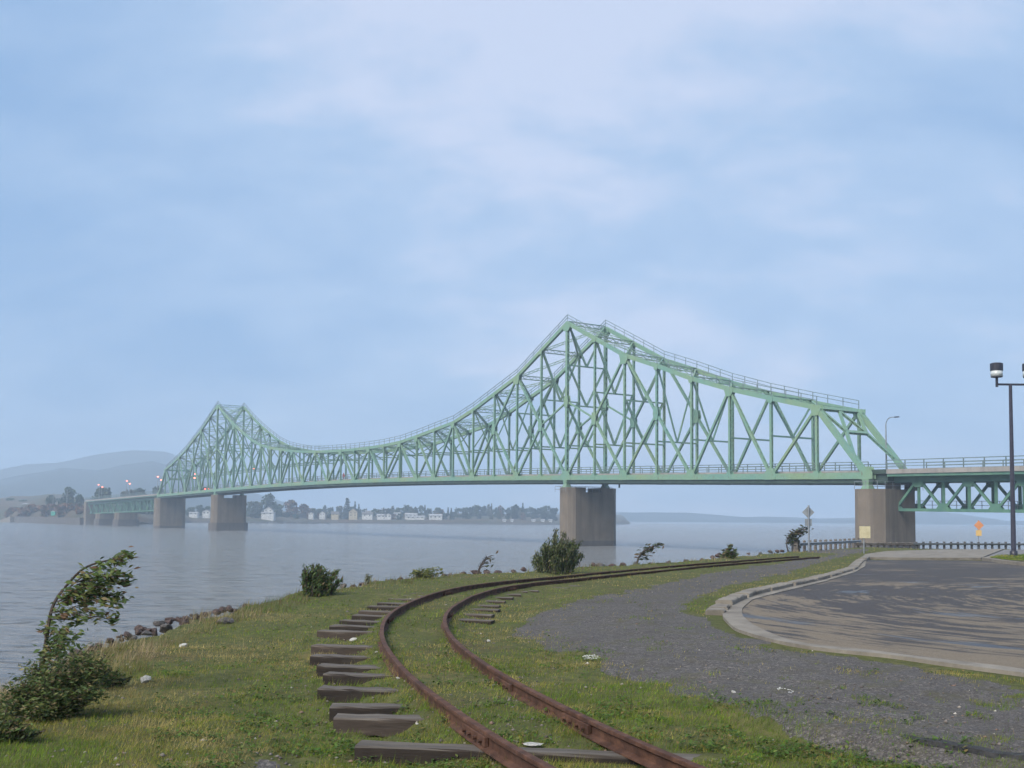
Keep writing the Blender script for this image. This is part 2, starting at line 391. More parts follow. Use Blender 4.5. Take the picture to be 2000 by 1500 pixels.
for off in (0.0, W):
    side = 1 if off == 0 else -1
    gB, gT, gM = MB(), MB(), {}
    for s in range(0, 41):                               # gusset plates on both faces of each panel point
        big = s in (0, 2, 4, 6, 8, 10, 12, 14, 15, 17, 19, 21, 23, 25, 26, 28, 30, 32, 34, 36, 38, 40)
        for sg in (-1, 1):
            c = NB(s, off + sg * 0.375)
            r = 1.15 if big else 0.6
            if s in (8, 32): r = 1.6
            pts = [(-r, -0.5), (r, -0.5), (r, 0.45), (r*0.55, 1.35 if big else 0.8), (-r*0.55, 1.35 if big else 0.8), (-r, 0.45)]
            plate(gB, c, pts, sg)
            if 1 <= s <= 39:
                c = NT(s, off + sg * 0.355)
                bt = s in (1, 3, 6, 8, 10, 13, 15, 16, 18, 20, 22, 24, 25, 27, 30, 32, 34, 37, 39)
                r = (1.3 if s in (6, 10, 30, 34, 8, 32) else 1.0) if bt else 0.6
                hgt = (1.7 if s in (6, 10, 30, 34, 8, 32) else 1.25) if bt else 0.8
                s0, s1 = max(s-1, 1), min(s+1, 39)
                k0 = (NT(s)[2] - NT(s0)[2]) / max(T(s) - T(s0), 1e-3) if s0 != s else 0
                k1 = (NT(s1)[2] - NT(s)[2]) / max(T(s1) - T(s), 1e-3) if s1 != s else 0
                pts = [(-r*.55, -hgt), (r*.55, -hgt), (r, -.3 + k1 * r), (r, .3 + k1 * r), (0, .36), (-r, .3 - k0 * r), (-r, -.3 - k0 * r)]
                plate(gT, c, pts, sg)
        if (s if s <= 20 else 40 - s) in (5, 7, 8, 9, 11):
            for sg in (-1, 1):
                c = pm(s, off + sg * 0.335); r = 0.95
                pts = [(-.5*r, -1.3*r), (.5*r, -1.3*r), (r*.8, 0), (.5*r, 1.3*r), (-.5*r, 1.3*r), (-r*.8, 0)]
                plate(gM.setdefault(s, MB()), c, pts, sg)
    truss = bpy.data.objects.new('truss', None); COL.objects.link(truss); truss.parent = bridge; WLOC[truss] = WLOC[bridge]
    truss['label'] = 'truss side nearer the railway track' if off == 0 else 'truss side farther from the railway track'
    b = gB
    for s in range(40): member(b, NB(s, off), NB(s+1, off), 0.95, 0.72)
    b.build('bottom_chord', M_STEEL, truss)
    b = gT
    for s in range(1, 39): member(b, NT(s, off), NT(s+1, off), 0.74, 0.62)
    b.build('top_chord', M_STEEL, truss)
    b = MB()                                             # walkway cable rail along the top chord
    for s in range(1, 39):
        A, B = NT(s, off), NT(s+1, off); n = 3
        for dz in (0.75, 1.35): b.bar(A + Z3 * (dz + .4), B + Z3 * (dz + .4), 0.10)
        for i in range(n): 
            q = A + (B - A) * i / n; b.bar(q + Z3 * .35, q + Z3 * 1.78, 0.11)
    b.build('handrail', M_RAILING, truss)
    for s in range(1, 40):
        b = gM.get(s) or MB(); tw = s in (8, 32)
        member(b, NB(s, off), NT(s, off), 0.62 if tw else 0.40, 0.60 if tw else 0.42, laced=True, pitch=1.25 if tw else 1.1, trim=0.35)
        b.build('vertical', M_STEEL, truss)
    D_ = halfdiags()
    for mirror in (False, True):
        for kd, a, c in D_:
            if mirror: a = (a[0], 40 - a[1]); c = (c[0], 40 - c[1])
            A, B = node(a, off), node(c, off); b = MB()
            if kd == 'end': member(b, A, B, 0.8, 0.68); nm = 'end_post'
            elif kd == 'l': member(b, A, B, 0.44, 0.46, laced=True, pitch=1.2, trim=.5); nm = 'diagonal'
            elif kd == 'd': member(b, A, B, 0.40, 0.44, trim=.5); nm = 'diagonal'
            else: member(b, A, B, 0.30, 0.34, trim=.4); nm = 'substrut'
            b.build(nm, M_STEEL, truss)
# --- cross frames between the trusses
for s in range(2, 39):
    b = MB(); h = ZT[s] - zb(s); top = NT(s); clear = 6.6
    lstrut(b, NT(s, .3), NT(s, W - .3), Z3, 0.75, 0.13, 0.4)
    z = ZT[s] - 0.4; 
    n = max(1, int(round((h - clear - 0.4) / 9.0))) if h > clear + 3.0 else 0
    hh = (h - clear - 0.4) / n if n else 0
    for i in range(n):
        z1 = z - hh
        member(b, LP(T(s), .3, z1), LP(T(s), W - .3, z1), .27, .27, wd=U3)
        for o_ in (.3, W - .3):
            if s in (8, 32, 6, 7, 9, 10, 30, 31, 33, 34): lstrut(b, LP(T(s), o_, z), LP(T(s), W/2, z1), U3, .42, .1, .22)
            else: b.bar(LP(T(s), o_, z), LP(T(s), W/2, z1), .24, .24)
        z = z1
    if n == 0:
        z1 = max(ZT[s] - 2.4, zb(s) + 5.6)
        b.bar(LP(T(s), .3, z1), LP(T(s), W - .3, z1), .22, .22)
        for o_ in (.3, W - .3): b.bar(LP(T(s), o_, z1 - .8), LP(T(s), W/2, ZT[s] - .4), .2, .2)
    b.build('cross_frame', M_STEEL, bridge)
b = MB()
for s in range(1, 39):
    for o0, o1 in ((.3, W - .3), (W - .3, .3)):
        A, B = NT(s, o0), NT(s+1, o1); lstrut(b, A, B, Z3, .45, .1, .24, nseg=14)
b.build('top_lateral_bracing', M_STEEL, bridge)
# --- portal frames in the plane of the end posts
for sa, sb_ in ((0, 1), (40, 39)):
    b = MB(); TA, TB_ = NT(sb_, .3), NT(sb_, W - .3); PA, PB = NB(sa, .3), NB(sa, W - .3)
    E = TB_ - TA; Dn = PA - TA; up = np.cross(E, Dn); up /= np.linalg.norm(up)
    q = lambda a, d: TA + E * a + Dn * d
    Cn, Dd = q(.27, .355), q(.78, .355)
    for A, B, k in ((q(0, .01), q(1, .01), .55), (Cn, Dd, .5), (q(.03, .03), Cn, .42), (q(.5, .02), Cn, .42), (q(.5, .02), Dd, .42), (q(.97, .03), Dd, .42), (Cn, q(0, .72), .46), (Dd, q(1, .72), .46)):
        member(b, A, B, k, k * .9, wd=up, laced=True, pitch=.8)
    b.build('portal_frame', M_STEEL, bridge)
# --- road deck and floor
def deck_strip(b, s0, s1, n, o0, o1, dz0, dz1):
    prev = None
    for i in range(n + 1):
        s = s0 + (s1 - s0) * i / n; z = zb(s)
        r = [LP(T(s), o0, z + dz0), LP(T(s), o1, z + dz0), LP(T(s), o1, z + dz1), LP(T(s), o0, z + dz1)]
        k = len(b.v); b.v += [tuple(x) for x in r]
        if prev is not None:
            for j in range(4): j2 = (j+1) % 4; b.f.append((prev+j, prev+j2, k+j2, k+j))
        else: b.f.append((k, k+1, k+2, k+3))
        prev = k
    b.f.append((prev+3, prev+2, prev+1, prev))
b = MB(); deck_strip(b, 0, 40, 80, .62, W - .62, .28, .55)
deck_strip(b, 0, 40, 80, .62, 1.0, .553, .78); deck_strip(b, 0, 40, 80, W - 1.0, W - .62, .553, .78)
b.build('road_deck', M_DECK, bridge)
b = MB()
for o in (2.0, 3.5, 5.0, 6.5, 8.0): deck_strip(b, 0, 40, 40, o - .15, o + .15, -.5, .275)
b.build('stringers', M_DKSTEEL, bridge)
for s in range(41):
    b = MB(); b.quadbox(LP(T(s), W/2, zb(s) - .72), U3, N3, Z3, .2, W/2 - .38, .42)
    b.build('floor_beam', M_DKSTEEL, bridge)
b = MB()
for s in range(40):
    b.bar(LP(T(s), .5, zb(s) - 1.0), LP(T(s+1), W - .5, zb(s+1) - 1.0), .3); b.bar(LP(T(s), W - .5, zb(s) - 1.0), LP(T(s+1), .5, zb(s+1) - 1.0), .3)
deck_strip(b, 0, 40, 40, -.12, .75, -1.12, -.50); deck_strip(b, 0, 40, 40, W - .75, W + .12, -1.12, -.50)
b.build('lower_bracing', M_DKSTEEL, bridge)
def railing(parent, o, t0, t1, zf, step=3.0):
    b = MB(); n = max(1, int(abs(t1 - t0) / step)); prev = None
    for i in range(n + 1):
        t = t0 + (t1 - t0) * i / n; z = zf(t)
        b.bar(LP(t, o, z), LP(t, o, z + 1.3), .13, .13)
        cur = [LP(t, o, z + k) for k in (1.3, .85, .45)]
        if prev is not None:
            for p, c, w_ in zip(prev, cur, (.12, .09, .09)): b.bar(p, c, w_)
        prev = cur
    return b.build('railing', M_RAILING, parent)
_ts = np.array([T(s) for s in range(41)]); _zz = np.array([zb(s) for s in range(41)])
def zdeck(t):
    if t < _ts[0]: return zb(0) + (t - _ts[0]) * ((_zz[1] - _zz[0]) / (_ts[1] - _ts[0])) * 0.6
    if t > _ts[-1]: return _zz[-1] + (t - _ts[-1]) * ((_zz[-1] - _zz[-2]) / (_ts[-1] - _ts[-2]))
    return float(np.interp(t, _ts, _zz))
for o in (.82, W - .82): railing(bridge, o, T(0) + .5, T(40) - .5, lambda t: zdeck(t) + .78)
b = MB(); b.bar(LP(T(6.3), 1.0, zb(6) - 1.1), LP(T(6.3), 1.0, zb(6) - 1.9), .3); b.build('navigation_lamp', M_DKSTEEL, bridge)
# --- piers
def capsule(c, a, hb, n=6):
    q = [(.0, -1), (.55, -.62), (.75, -.25), (.75, .25), (.55, .62), (.0, 1)]
    return [c + N2 * (a + hb * x) + U2 * hb * y for x, y in q] + [c + N2 * (-a - hb * x) + U2 * hb * y for x, y in q[::-1]]
def rect(c, n0, n1, hb):
    return [c + N2*n0 - U2*hb, c + N2*n1 - U2*hb, c + N2*n1 + U2*hb, c + N2*n0 + U2*hb]
def orient(P_):
    a = sum(P_[i][0]*P_[(i+1) % len(P_)][1] - P_[(i+1) % len(P_)][0]*P_[i][1] for i in range(len(P_)))
    return P_ if a > 0 else P_[::-1]
def fitpier(t, hb, xl, xr, z):
    c = P0 + U2 * t
    def ext(n0, n1):
        Lh = (n1 - n0)/2; xs = [proj((*q, z))[0] for q in capsule(c + N2*((n0+n1)/2), max(.1, Lh - hb*.75), hb)]; return min(xs), max(xs)
    n0, n1 = -3.0, W + 2
    for _ in range(60):
        a, b_ = ext(n0, n1); k = np.linalg.norm([*c]) / F
        n0 += (xl - a) * k * .8; n1 += (xr - b_) * k * .8; n0 = min(n0, n1 - 4*hb*.5)
    return n0, n1
def halfcap(c, n0, n1, hb, f0, f1):
    L = n1 - n0; P_ = capsule(c + N2*((n0+n1)/2), L/2 - hb*.75, hb); a0, a1 = n0 + L*f0, n0 + L*f1; out = []
    for q in P_:
        u = float((q - c) @ N2); v = float((q - c) @ U2); out.append(c + N2*min(max(u, a0), a1) + U2*v)
    r = []
    for q in out:
        if not r or np.linalg.norm(q - r[-1]) > 1e-4: r.append(q)
    return r
def pier(t, label, xl, xr, hb, zn, z1, zbase, collar, notch=(.3, .68), shoulders=True, group='bridge piers', band=0):
    n0, n1 = fitpier(t, hb, xl, xr, (zn + max(zbase, WATER_Z)) / 2)
    c = P0 + U2 * t; Lh = (n1 - n0) / 2; cc = c + N2 * ((n0 + n1) / 2)
    th = thing('bridge_pier', label, 'pier', (*cc, zbase), group)
    b = MB(); b.prism(orient(capsule(cc, Lh - hb * .75, hb)), zbase, zn, .995); sh = b.build('shaft', M_PIER, th)
    if shoulders:
        for f0, f1 in ((0.0, notch[0]), (notch[1], 1.0)):
            b = MB(); P_ = orient(halfcap(c, n0, n1, hb * .985, f0, f1))
            b.prism(P_, zn + .004, z1); b.build('bearing_seat', M_PIER, th)
    if band:
        b = MB(); b.prism(orient(capsule(cc, Lh - hb * .75, hb + .04)), WATER_Z - 1, WATER_Z + band); b.build('tide_band', M_PIERDK, th)
    if collar is not None:
        b = MB(); b.prism(orient(capsule(cc, Lh - hb * .75 + .35, hb + .5)), zbase - 1.5, collar, .99); b.build('footing', M_PIERDK, th)
    return th
def zpx(t, off, py): return zfor(t, py, off)
t8, t32, t40, t0 = T(8), T(32), T(40), T(0)
p1 = pier(t8, 'tall brown concrete pier under the nearer tower, rising behind the shore bush', 1093, 1203, 2.3, zpx(t8, W/2, 962), zpx(t8, 0, 952), WATER_Z - 1.5, None, (.32, .62), band=1.1)
p2 = pier(t32, 'brown concrete pier on a dark footing under the far tower of the bridge', 411, 481, 2.2, zpx(t32, W/2, 973), zpx(t32, 0, 966.5), WATER_Z - 1.5, zpx(t32, 0, 1021), (.30, .66))
p3 = pier(t40, 'wide hazy pier where the far end of the green truss meets the low far approach', 300, 362, 2.4, zpx(t40, W/2, 973), zpx(t40, 0, 971), WATER_Z - 1.5, None, shoulders=False, band=.9)
p0 = pier(t0 - 1.2, 'tall concrete pier behind the wooden guard rail at the near end of the bridge', 1670, 1788, 2.6, zpx(t0, W/2, 957.5), 0, -6.0, zpx(t0, -2, 1060), shoulders=False)
b = MB(); L_ = zpx(t0, 3, 941)
_z0 = zpx(t0, W/2, 957.5)
for n0 in (2.2, 6.6):
    b = MB(); b.prism(orient(rect(P0 + U2 * (t0 - 2.2), n0, n0 + 1.5, .8)), _z0 + .005, _z0 + 1.45); b.build('pedestal', M_PIER, p0, bevel=.08)
def pier_rail(th, t, n0, n1, hb, z):
    b = MB(); Pp = [LP(t - hb, n0, z), LP(t - hb, n1, z), LP(t + hb, n1, z), LP(t + hb, n0, z)]
    for i in range(4):
        A, B = Pp[i], Pp[(i+1) % 4]; n = max(1, int(np.linalg.norm(B - A) / 1.6))
        for k in (.55, 1.15): b.bar(A + Z3*k, B + Z3*k, .06)
        for j in range(n): q = A + (B - A) * j / n; b.bar(q, q + Z3*1.15, .06)
    b.build('inspection_railing', M_GALV, th)
pier_rail(p0, t0 - 1.2, -2.0, W - 1.4, 2.0, _z0)
pier_rail(p1, t8, -1.6, W + .4, 1.8, zpx(t8, W/2, 962) + .01)
for s, zs in ((0, _z0), (8, zpx(t8, 0, 952)), (32, zpx(t32, 0, 966.5)), (40, zpx(t40, 0, 973))):
    for o in (0.0, W):
        b = MB(); hgt = zb(s) - .55 - zs
        b.prism(orient(rect(P0 + U2*T(s), o - .7, o + .7, .75)), zs + .003, zs + max(.1, hgt) * .45, .7)
        b.prism(orient(rect(P0 + U2*T(s), o - .45, o + .45, .5)), zs + max(.1, hgt) * .45 + .003, zb(s) - .5, 1.25)
        b.build('bearing', M_STEEL, bridge)
# --- deck-truss approach spans
def approach(label, t0_, t1_, dz_top, depth, npan, offs, taper_end, parent_group, mat, first_bottom=True, rail=True, half=W/2 - .2):
    Lc = LP((t0_ + t1_)/2, W/2, zdeck((t0_ + t1_)/2)); th = thing('approach_span', label, 'bridge span', Lc, parent_group)
    zf = lambda t: zdeck(t)
    b = MB(); n = npan * 2; prev = None
    def strip(o0, o1, d0, d1, mtl, nm):
        b = MB(); prev = None
        for i in range(n + 1):
            t = t0_ + (t1_ - t0_) * i / n; z = zf(t)
            r = [LP(t, o0, z + d0), LP(t, o1, z + d0), LP(t, o1, z + d1), LP(t, o0, z + d1)]
            k = len(b.v); b.v += [tuple(x) for x in r]
            if prev is not None:
                for j in range(4): j2 = (j+1) % 4; b.f.append((prev+j, prev+j2, k+j2, k+j))
            else: b.f.append((k, k+1, k+2, k+3))
            prev = k
        b.f.append((prev+3, prev+2, prev+1, prev)); return b.build(nm, mtl, th)
    strip(W/2 - half, W/2 + half, .25, .9, M_DECK, 'road_deck')
    for sg in (-1, 1): strip(W/2 + sg * (half - .35) - .2, W/2 + sg * (half - .35) + .2, -.15, .247, mat, 'edge_girder')
    if rail:
        for o in (W/2 - half + .15, W/2 + half - .15): railing(th, o, t0_, t1_, lambda t: zf(t) + .9, 3.0)
    for o in offs:
        b = MB()
        for i in range(npan):
            ta, tb = t0_ + (t1_ - t0_) * i / npan, t0_ + (t1_ - t0_) * (i+1) / npan
            b.bar(LP(ta, o, zf(ta) + dz_top), LP(tb, o, zf(tb) + dz_top), .5, 1.1)
        gb = MB()
        for i in range(npan + 1):
            t = t0_ + (t1_ - t0_) * i / npan; isb = (i % 2 == 0) == first_bottom; z = zf(t) + dz_top - (depth if isb else 0)
            for sg in (-1, 1):
                pts = [(-1., -.2), (1., -.2), (1., .25), (.5, .95), (-.5, .95), (-1., .25)] if isb else [(-.9, .2), (-.9, -.7), (-.5, -1.25), (.5, -1.25), (.9, -.7), (.9, .2)]
                plate(gb if isb else b, LP(t, o + sg * .24, z), pts, sg)
        chord0 = 0; chord1 = npan - taper_end
        tr = b.build('deck_truss', mat, th)
        b = gb
        for i in range(chord0, chord1):
            ta, tb = t0_ + (t1_ - t0_) * i / npan, t0_ + (t1_ - t0_) * (i+1) / npan
            b.bar(LP(ta, o, zf(ta) + dz_top - depth), LP(tb, o, zf(tb) + dz_top - depth), .5, .42)
        b.build('bottom_chord', mat, tr)
        for i in range(npan + 1):
            t = t0_ + (t1_ - t0_) * i / npan; top = LP(t, o, zf(t) + dz_top); bot = LP(t, o, zf(t) + dz_top - depth)
            if i and i <= chord1:
                b = MB(); b.bar(bot, top, .34, .34); b.build('vertical', mat, tr)
            if i < npan:
                t2 = t0_ + (t1_ - t0_) * (i+1) / npan; top2 = LP(t2, o, zf(t2) + dz_top); bot2 = LP(t2, o, zf(t2) + dz_top - depth)
                b = MB()
                if (i % 2 == 0) == first_bottom: b.bar(bot if i < chord1 or not first_bottom else bot, top2, .34, .34)
                else: b.bar(top, bot2, .34, .34)
                b.build('diagonal', mat, tr)
        b = MB()                                            # maintenance walkway rail
        for i in range(npan):
            ta, tb = t0_ + (t1_ - t0_) * i / npan, t0_ + (t1_ - t0_) * (i+1) / npan
            if o == offs[-1] and i < chord1:
                for k in (.75, 1.35): b.bar(LP(ta, o - .6, zf(ta) + dz_top - depth + k), LP(tb, o - .6, zf(tb) + dz_top - depth + k), .07)
                for f in (0, .33, .66): t = ta + (tb - ta)*f; b.bar(LP(t, o - .6, zf(t) + dz_top - depth), LP(t, o - .6, zf(t) + dz_top - depth + 1.4), .07)
        if b.v: b.build('walkway_railing', M_GALV, tr)
    b = MB()
    for i in range(npan + 1):
        t = t0_ + (t1_ - t0_) * i / npan
        b.bar(LP(t, offs[0], zf(t) + dz_top - .1), LP(t, offs[-1], zf(t) + dz_top - .1), .4, 1.0)
        b.bar(LP(t, offs[0], zf(t) + dz_top - depth), LP(t, offs[-1], zf(t) + dz_top - depth), .25, .25)
        b.bar(LP(t, offs[0], zf(t) + dz_top - depth), LP(t, offs[-1], zf(t) + dz_top), .2, .2)
    b.build('cross_bracing', mat, th)
    return th
_pp = 3.95
ta = T(0) - 3.1
approach('deck truss approach span behind the lamp post, under the road at the near bridge end', ta, ta - _pp * 14, -.42, 4.50, 14, (2.2, 7.8), 0, 'approach spans', M_APPR)
b = MB(); deck_strip(b, 0, 0.0001, 1, .2, W - .2, .25, .9)
tA, tB = T(0) - .45, ta + .01
b = MB()
_q = MB()
for sg in (0,):
    for (o0, o1, d0, d1) in ((.2, W - .2, .25, .9),):
        c = LP((tA + tB)/2, W/2, zdeck((tA + tB)/2) + (d0 + d1)/2); b.quadbox(c, U3, N3, Z3, abs(tA - tB)/2 - .01, (o1 - o0)/2, (d1 - d0)/2)
    b.quadbox(LP((tA + tB)/2, W/2, zdeck(tA) - .45), U3, N3, Z3, abs(tA - tB)/2, W/2 - .6, .65)
b.build('end_floor', M_DKSTEEL, bridge)
tE = T(40); tF = T(40) + (T(40) - T(0)) / 40 * 15.0
tm = tE + (tF - tE) * .52
approach('hazy green deck truss span next to the far end pier, left of the truss bridge', tE + 1.0, tm, -.9, 5.2, 12, (2.2, 7.8), 0, 'approach spans', M_APPR)
approach('farthest green deck truss span rising to the far shore abutment', tm + .5, tF, -.9, 5.2, 11, (2.2, 7.8), 2, 'approach spans', M_APPR)
for t, lb in ((tm, 'low hazy pier under the middle of the far approach'), (tE + (tF - tE) * .80, 'low hazy pier nearest the far abutment under the approach')):
    _x = [proj((*(P0 + U2*t + N2*o_), WATER_Z))[0] for o_ in (-.5, W + .5)]
    pier(t, lb, _x[0], _x[1], 2.0, zdeck(t) - 6.4, 0, WATER_Z - 1, WATER_Z + 3.2, shoulders=False)
ab = thing('bridge_abutment', 'far concrete abutment where the bridge road reaches the hazy shore', 'abutment', LP(tF + 3, W/2, WATER_Z))
b = MB(); b.prism(orient(rect(P0 + U2 * (tF + 4), 1, W - 1, 2.5)), WATER_Z - 1, zdeck(tF) + .2); b.build('abutment_wall', M_PIER, ab)
# --- street lamps on the bridge
M_LAMPON = emit('lit_sodium_lamp', (1.0, 0.22, 0.13), 2.2)
def street_lamp(base, h, arm, label, lit, group, mat=M_GALV):
    th = thing('street_lamp', label, 'street lamp', base, group); base = np.asarray(base, float)
    a = np.asarray(arm, float); la = np.linalg.norm(a); pts = [base, base + Z3*h*.5, base + Z3*h*.86]
    for i in range(1, 7):
        th_ = math.pi/2 * i / 6; pts.append(base + Z3 * (h*.86 + h*.14*math.sin(th_)) + a * .6 * (1 - math.cos(th_)))
    pts.append(base + Z3*h + a)
    b = MB(); b.tube(pts, [.13, .11, .09] + [.07]*(len(pts)-3), 8); b.build('pole', mat, th, True)
    e = a / la; sd = np.cross(e, Z3)
    b = MB(); b.quadbox(base + Z3*(h - .02) + a + e*.3, e, sd, Z3, .4, .17, .09); b.build('lamp_head', M_BLACK if not lit else mat, th, bevel=.05)
    if lit:
        b = MB(); c = base + Z3*(h - .28) + a + e*.3
        b.tube([c - Z3*.2, c - Z3*.1, c + Z3*.05, c + Z3*.16], [.12, .34, .38, .24], 10); b.build('lit_bulb', M_LAMPON, th, True)
    return th
def lamp_on_line(px, py, off):
    t, k = t_at(px, py); p2 = P0 + N2*off
    d = ray(px, py)[:2]; A = np.array([[d[0], -U2[0]], [d[1], -U2[1]]]); k, t = np.linalg.solve(A, p2 - CAM[:2])
    return t, (CAM + ray(px, py) * k)[2]
t, z = lamp_on_line(1730, 816, W - .3)
street_lamp(LP(t, W - .3, zdeck(t) + .9), z - zdeck(t) - .9, -U3 * 1.7, 'curved arm street lamp beside the near portal of the bridge', False, 'street lamps on the bridge')
for px, py, o, lb in ((194, 950, .4, 'lit street lamp on the near side of the far approach, leftmost lit pair'), (198.5, 946, W - .4, 'lit street lamp on the far side of the far approach, leftmost lit pair'),
                  (247, 943.5, .4, 'lit street lamp on the near side of the far approach, middle lit pair'), (254, 938.5, W - .4, 'lit street lamp on the far side of the far approach, middle lit pair'),
                  (308, 936, .4, 'lit street lamp on the near side, just left of the far truss end'), (315, 930, W - .4, 'lit street lamp on the far side, just left of the far truss end'),
                  (372.5, 932, 1.0, 'lit street lamp inside the far truss, left of the far tower'), (389, 924.5, W - 1.0, 'lit street lamp inside the far truss, nearer the far tower'),
                  (488, 913, 1.0, 'lit street lamp inside the truss, right of the far tower')):
    t, z = lamp_on_line(px, py, o); zd = zdeck(t) + .8
    sg = 1 if o < W/2 else -1
    street_lamp(LP(t, o, zd), z - zd, N3 * sg * 1.2, lb, True, 'lit street lamps on the bridge')
# --- a car driving away on the deck, and a red warning board on the rail
M_CARP = simple('dark_car_paint', (0.03, 0.03, 0.035), (0.05, 0.05, 0.055), 3, .25)
M_CARG = simple('car_glass', (0.02, 0.025, 0.03), (0.03, 0.035, 0.04), 3, .08)
t, _ = lamp_on_line(400.5, 953, W/2 - 2.2)
cp = LP(t, W/2 - 2.2, zdeck(t) + .55)
car = thing('car', 'small dark car with lit red tail lights driving on the far truss deck', 'car', cp)
def carbox(b, x0, x1, y0, y1, z0, z1): b.quadbox(cp + U3*(x0+x1)/2 + N3*(y0+y1)/2 + Z3*(z0+z1)/2, U3, N3, Z3, (x1-x0)/2, (y1-y0)/2, (z1-z0)/2)
b = MB(); carbox(b, -2.1, 2.1, -.85, .85, .3, .85); b.build('body', M_CARP, car, bevel=.15)
b = MB(); carbox(b, -1.6, .8, -.75, .75, .853, 1.45); b.build('cabin', M_CARG, car, bevel=.2)
for x_ in (-1.3, 1.3):
    for y_ in (-.8, .8):
        b = MB(); c = cp + U3*x_ + N3*y_ + Z3*.32; b.tube([c - N3*.1, c + N3*.1], .32, 14); b.build('wheel', M_BLACK, car)
M_TAIL = emit('lit_tail_light', (1.0, .06, .04), 5.0)
for y_ in (-.62, .62):
    b = MB(); carbox(b, -2.16, -2.1, y_ - .2, y_ + .2, .6, .82); b.build('tail_light', M_TAIL, car)
M_RED = simple('red_sign_paint', (.32, .02, .025), (.42, .03, .03), 4, .5)
t, z = lamp_on_line(671, 929, W - 1.3); c = LP(t, W - 1.3, z)
th = thing('warning_sign', 'small dark red diamond sign standing on the bridge deck at midspan', 'road sign', LP(t, W - 1.3, zdeck(t) + .55))
b = MB()
q = [c + (U3*a + Z3*h) * .9 for a, h in ((-1, 0), (0, -1), (1, 0), (0, 1))]; b.poly(q); b.poly([x + N3*.05 for x in q], True)
for i in range(4): j = (i+1) % 4; b.poly([q[i], q[j], q[j] + N3*.05, q[i] + N3*.05], True)
b.build('sign_panel', M_RED, th)
b = MB(); b.bar(LP(t, W - 1.2, zdeck(t) + .55), LP(t, W - 1.2, z), .1); b.build('sign_post', M_GALV, th)
# ================================================================== GROUND, TRACK, CAR PARK
RAILTOP = 0.10
OUT_PX = [(1074,1499),(1010,1464.5),(960,1438),(910,1402),(880,1381),(843,1354),(812,1329),(790,1311),(772,1292),(757,1274),(748,1258),(743,1240),(743.5,1226),
          (748,1210),(757,1199),(771,1189),(803,1173.5),(843,1158.6),(883,1148.5),(923,1141.5),(966,1136.5),(1005,1132),(1087,1126),(1155,1119),(1225,1112.8),(1307,1105),(1390,1098.5),(1445,1094.5),(1500,1090.5),(1560,1086)]
_o = np.array([onz(x, y, RAILTOP)[:2] for x, y in OUT_PX])
_d = (_o[0] - _o[2]); _d /= np.linalg.norm(_d)
_o = np.vstack([_o[0] + _d * 7, _o[0] + _d * 3.5, _o])
OUTER = resample(_o, .25, 40)
_tg = np.gradient(OUTER, axis=0); _tg /= np.linalg.norm(_tg, axis=1)[:, None]
_nr = np.stack([_tg[:, 1], -_tg[:, 0]], 1)             # right-hand side going away
GAUGE = 0.96
CENTER = OUTER + _nr * GAUGE / 2; INNER = OUTER + _nr * GAUGE
CREST_PX = [(-700,1900),(-300,1450),(0,1322),(130,1284),(210,1245),(300,1219),(430,1189),(520,1167),(600,1151),(720,1141),(800,1131),(900,1122),(1000,1119),
            (1130,1109),(1300,1100),(1400,1091),(1500,1083),(1570,1077),(1680,1070),(1790,1071.5),(1900,1072.5),(2010,1073),(2400,1075)]
CREST = np.array([onz(x, y, 0)[:2] for x, y in CREST_PX]); CREST = np.vstack([CREST, CREST[-1] + [90, 4]])
LIP_PX = [(1440,1383),(1480,1393),(1560,1406),(1640,1418),(1720,1431),(1800,1445),(1960,1470),(2150,1500),(2500,1560)]
LIP = np.array([onz(x, y, 0)[:2] for x, y in LIP_PX])
LOT_PX = [(1691,1094.5),(1760,1094.5),(1850,1094.8),(1912,1095.5),(1960,1100),(2060,1108),(2300,1125),(2700,1160),(2700,1420),(2300,1352),(2000,1311),(1910,1299),(1790,1286),(1688,1271),(1580,1262.5),
          (1520,1246.5),(1472,1224),(1450,1206),(1449,1191),(1469,1173),(1520,1159.5),(1610,1137.5),(1670,1119),(1690,1107)]
LOT = np.array([onz(x, y, 0)[:2] for x, y in LOT_PX])
GRAV_PX = [(985,1222),(1060,1192),(1120,1178),(1210,1160),(1330,1132),(1420,1116),(1500,1104),(1580,1094),(1650,1081),(1560,1079),(1640,1073.5),(1690,1073),(1690,1076),(1662,1083),(1605,1098),(1510,1125),(1415,1146),(1345,1172),
           (1328,1195),(1395,1215),(1440,1245),(1520,1262),(1640,1281),(1780,1303),(1900,1330),(2100,1362),(2400,1420),(2500,1545),(2150,1499),(1960,1470),(1800,1445),(1640,1418),(1480,1393),
           (1400,1372),(1300,1345),(1200,1312),(1130,1277),(1060,1252)]
GRAV2_PX = [(430,1460),(520,1440),(600,1452),(680,1490),(700,1560),(250,1600),(330,1500)]
def project_px(x, y):
    q = np.stack([x, y, np.zeros_like(x) - CAM[2]], -1); f = q @ FWD; f = np.where(f < .05, .05, f)
    return 1000 + F * (q @ RIGHT) / f, PPY - F * (q @ UP) / f
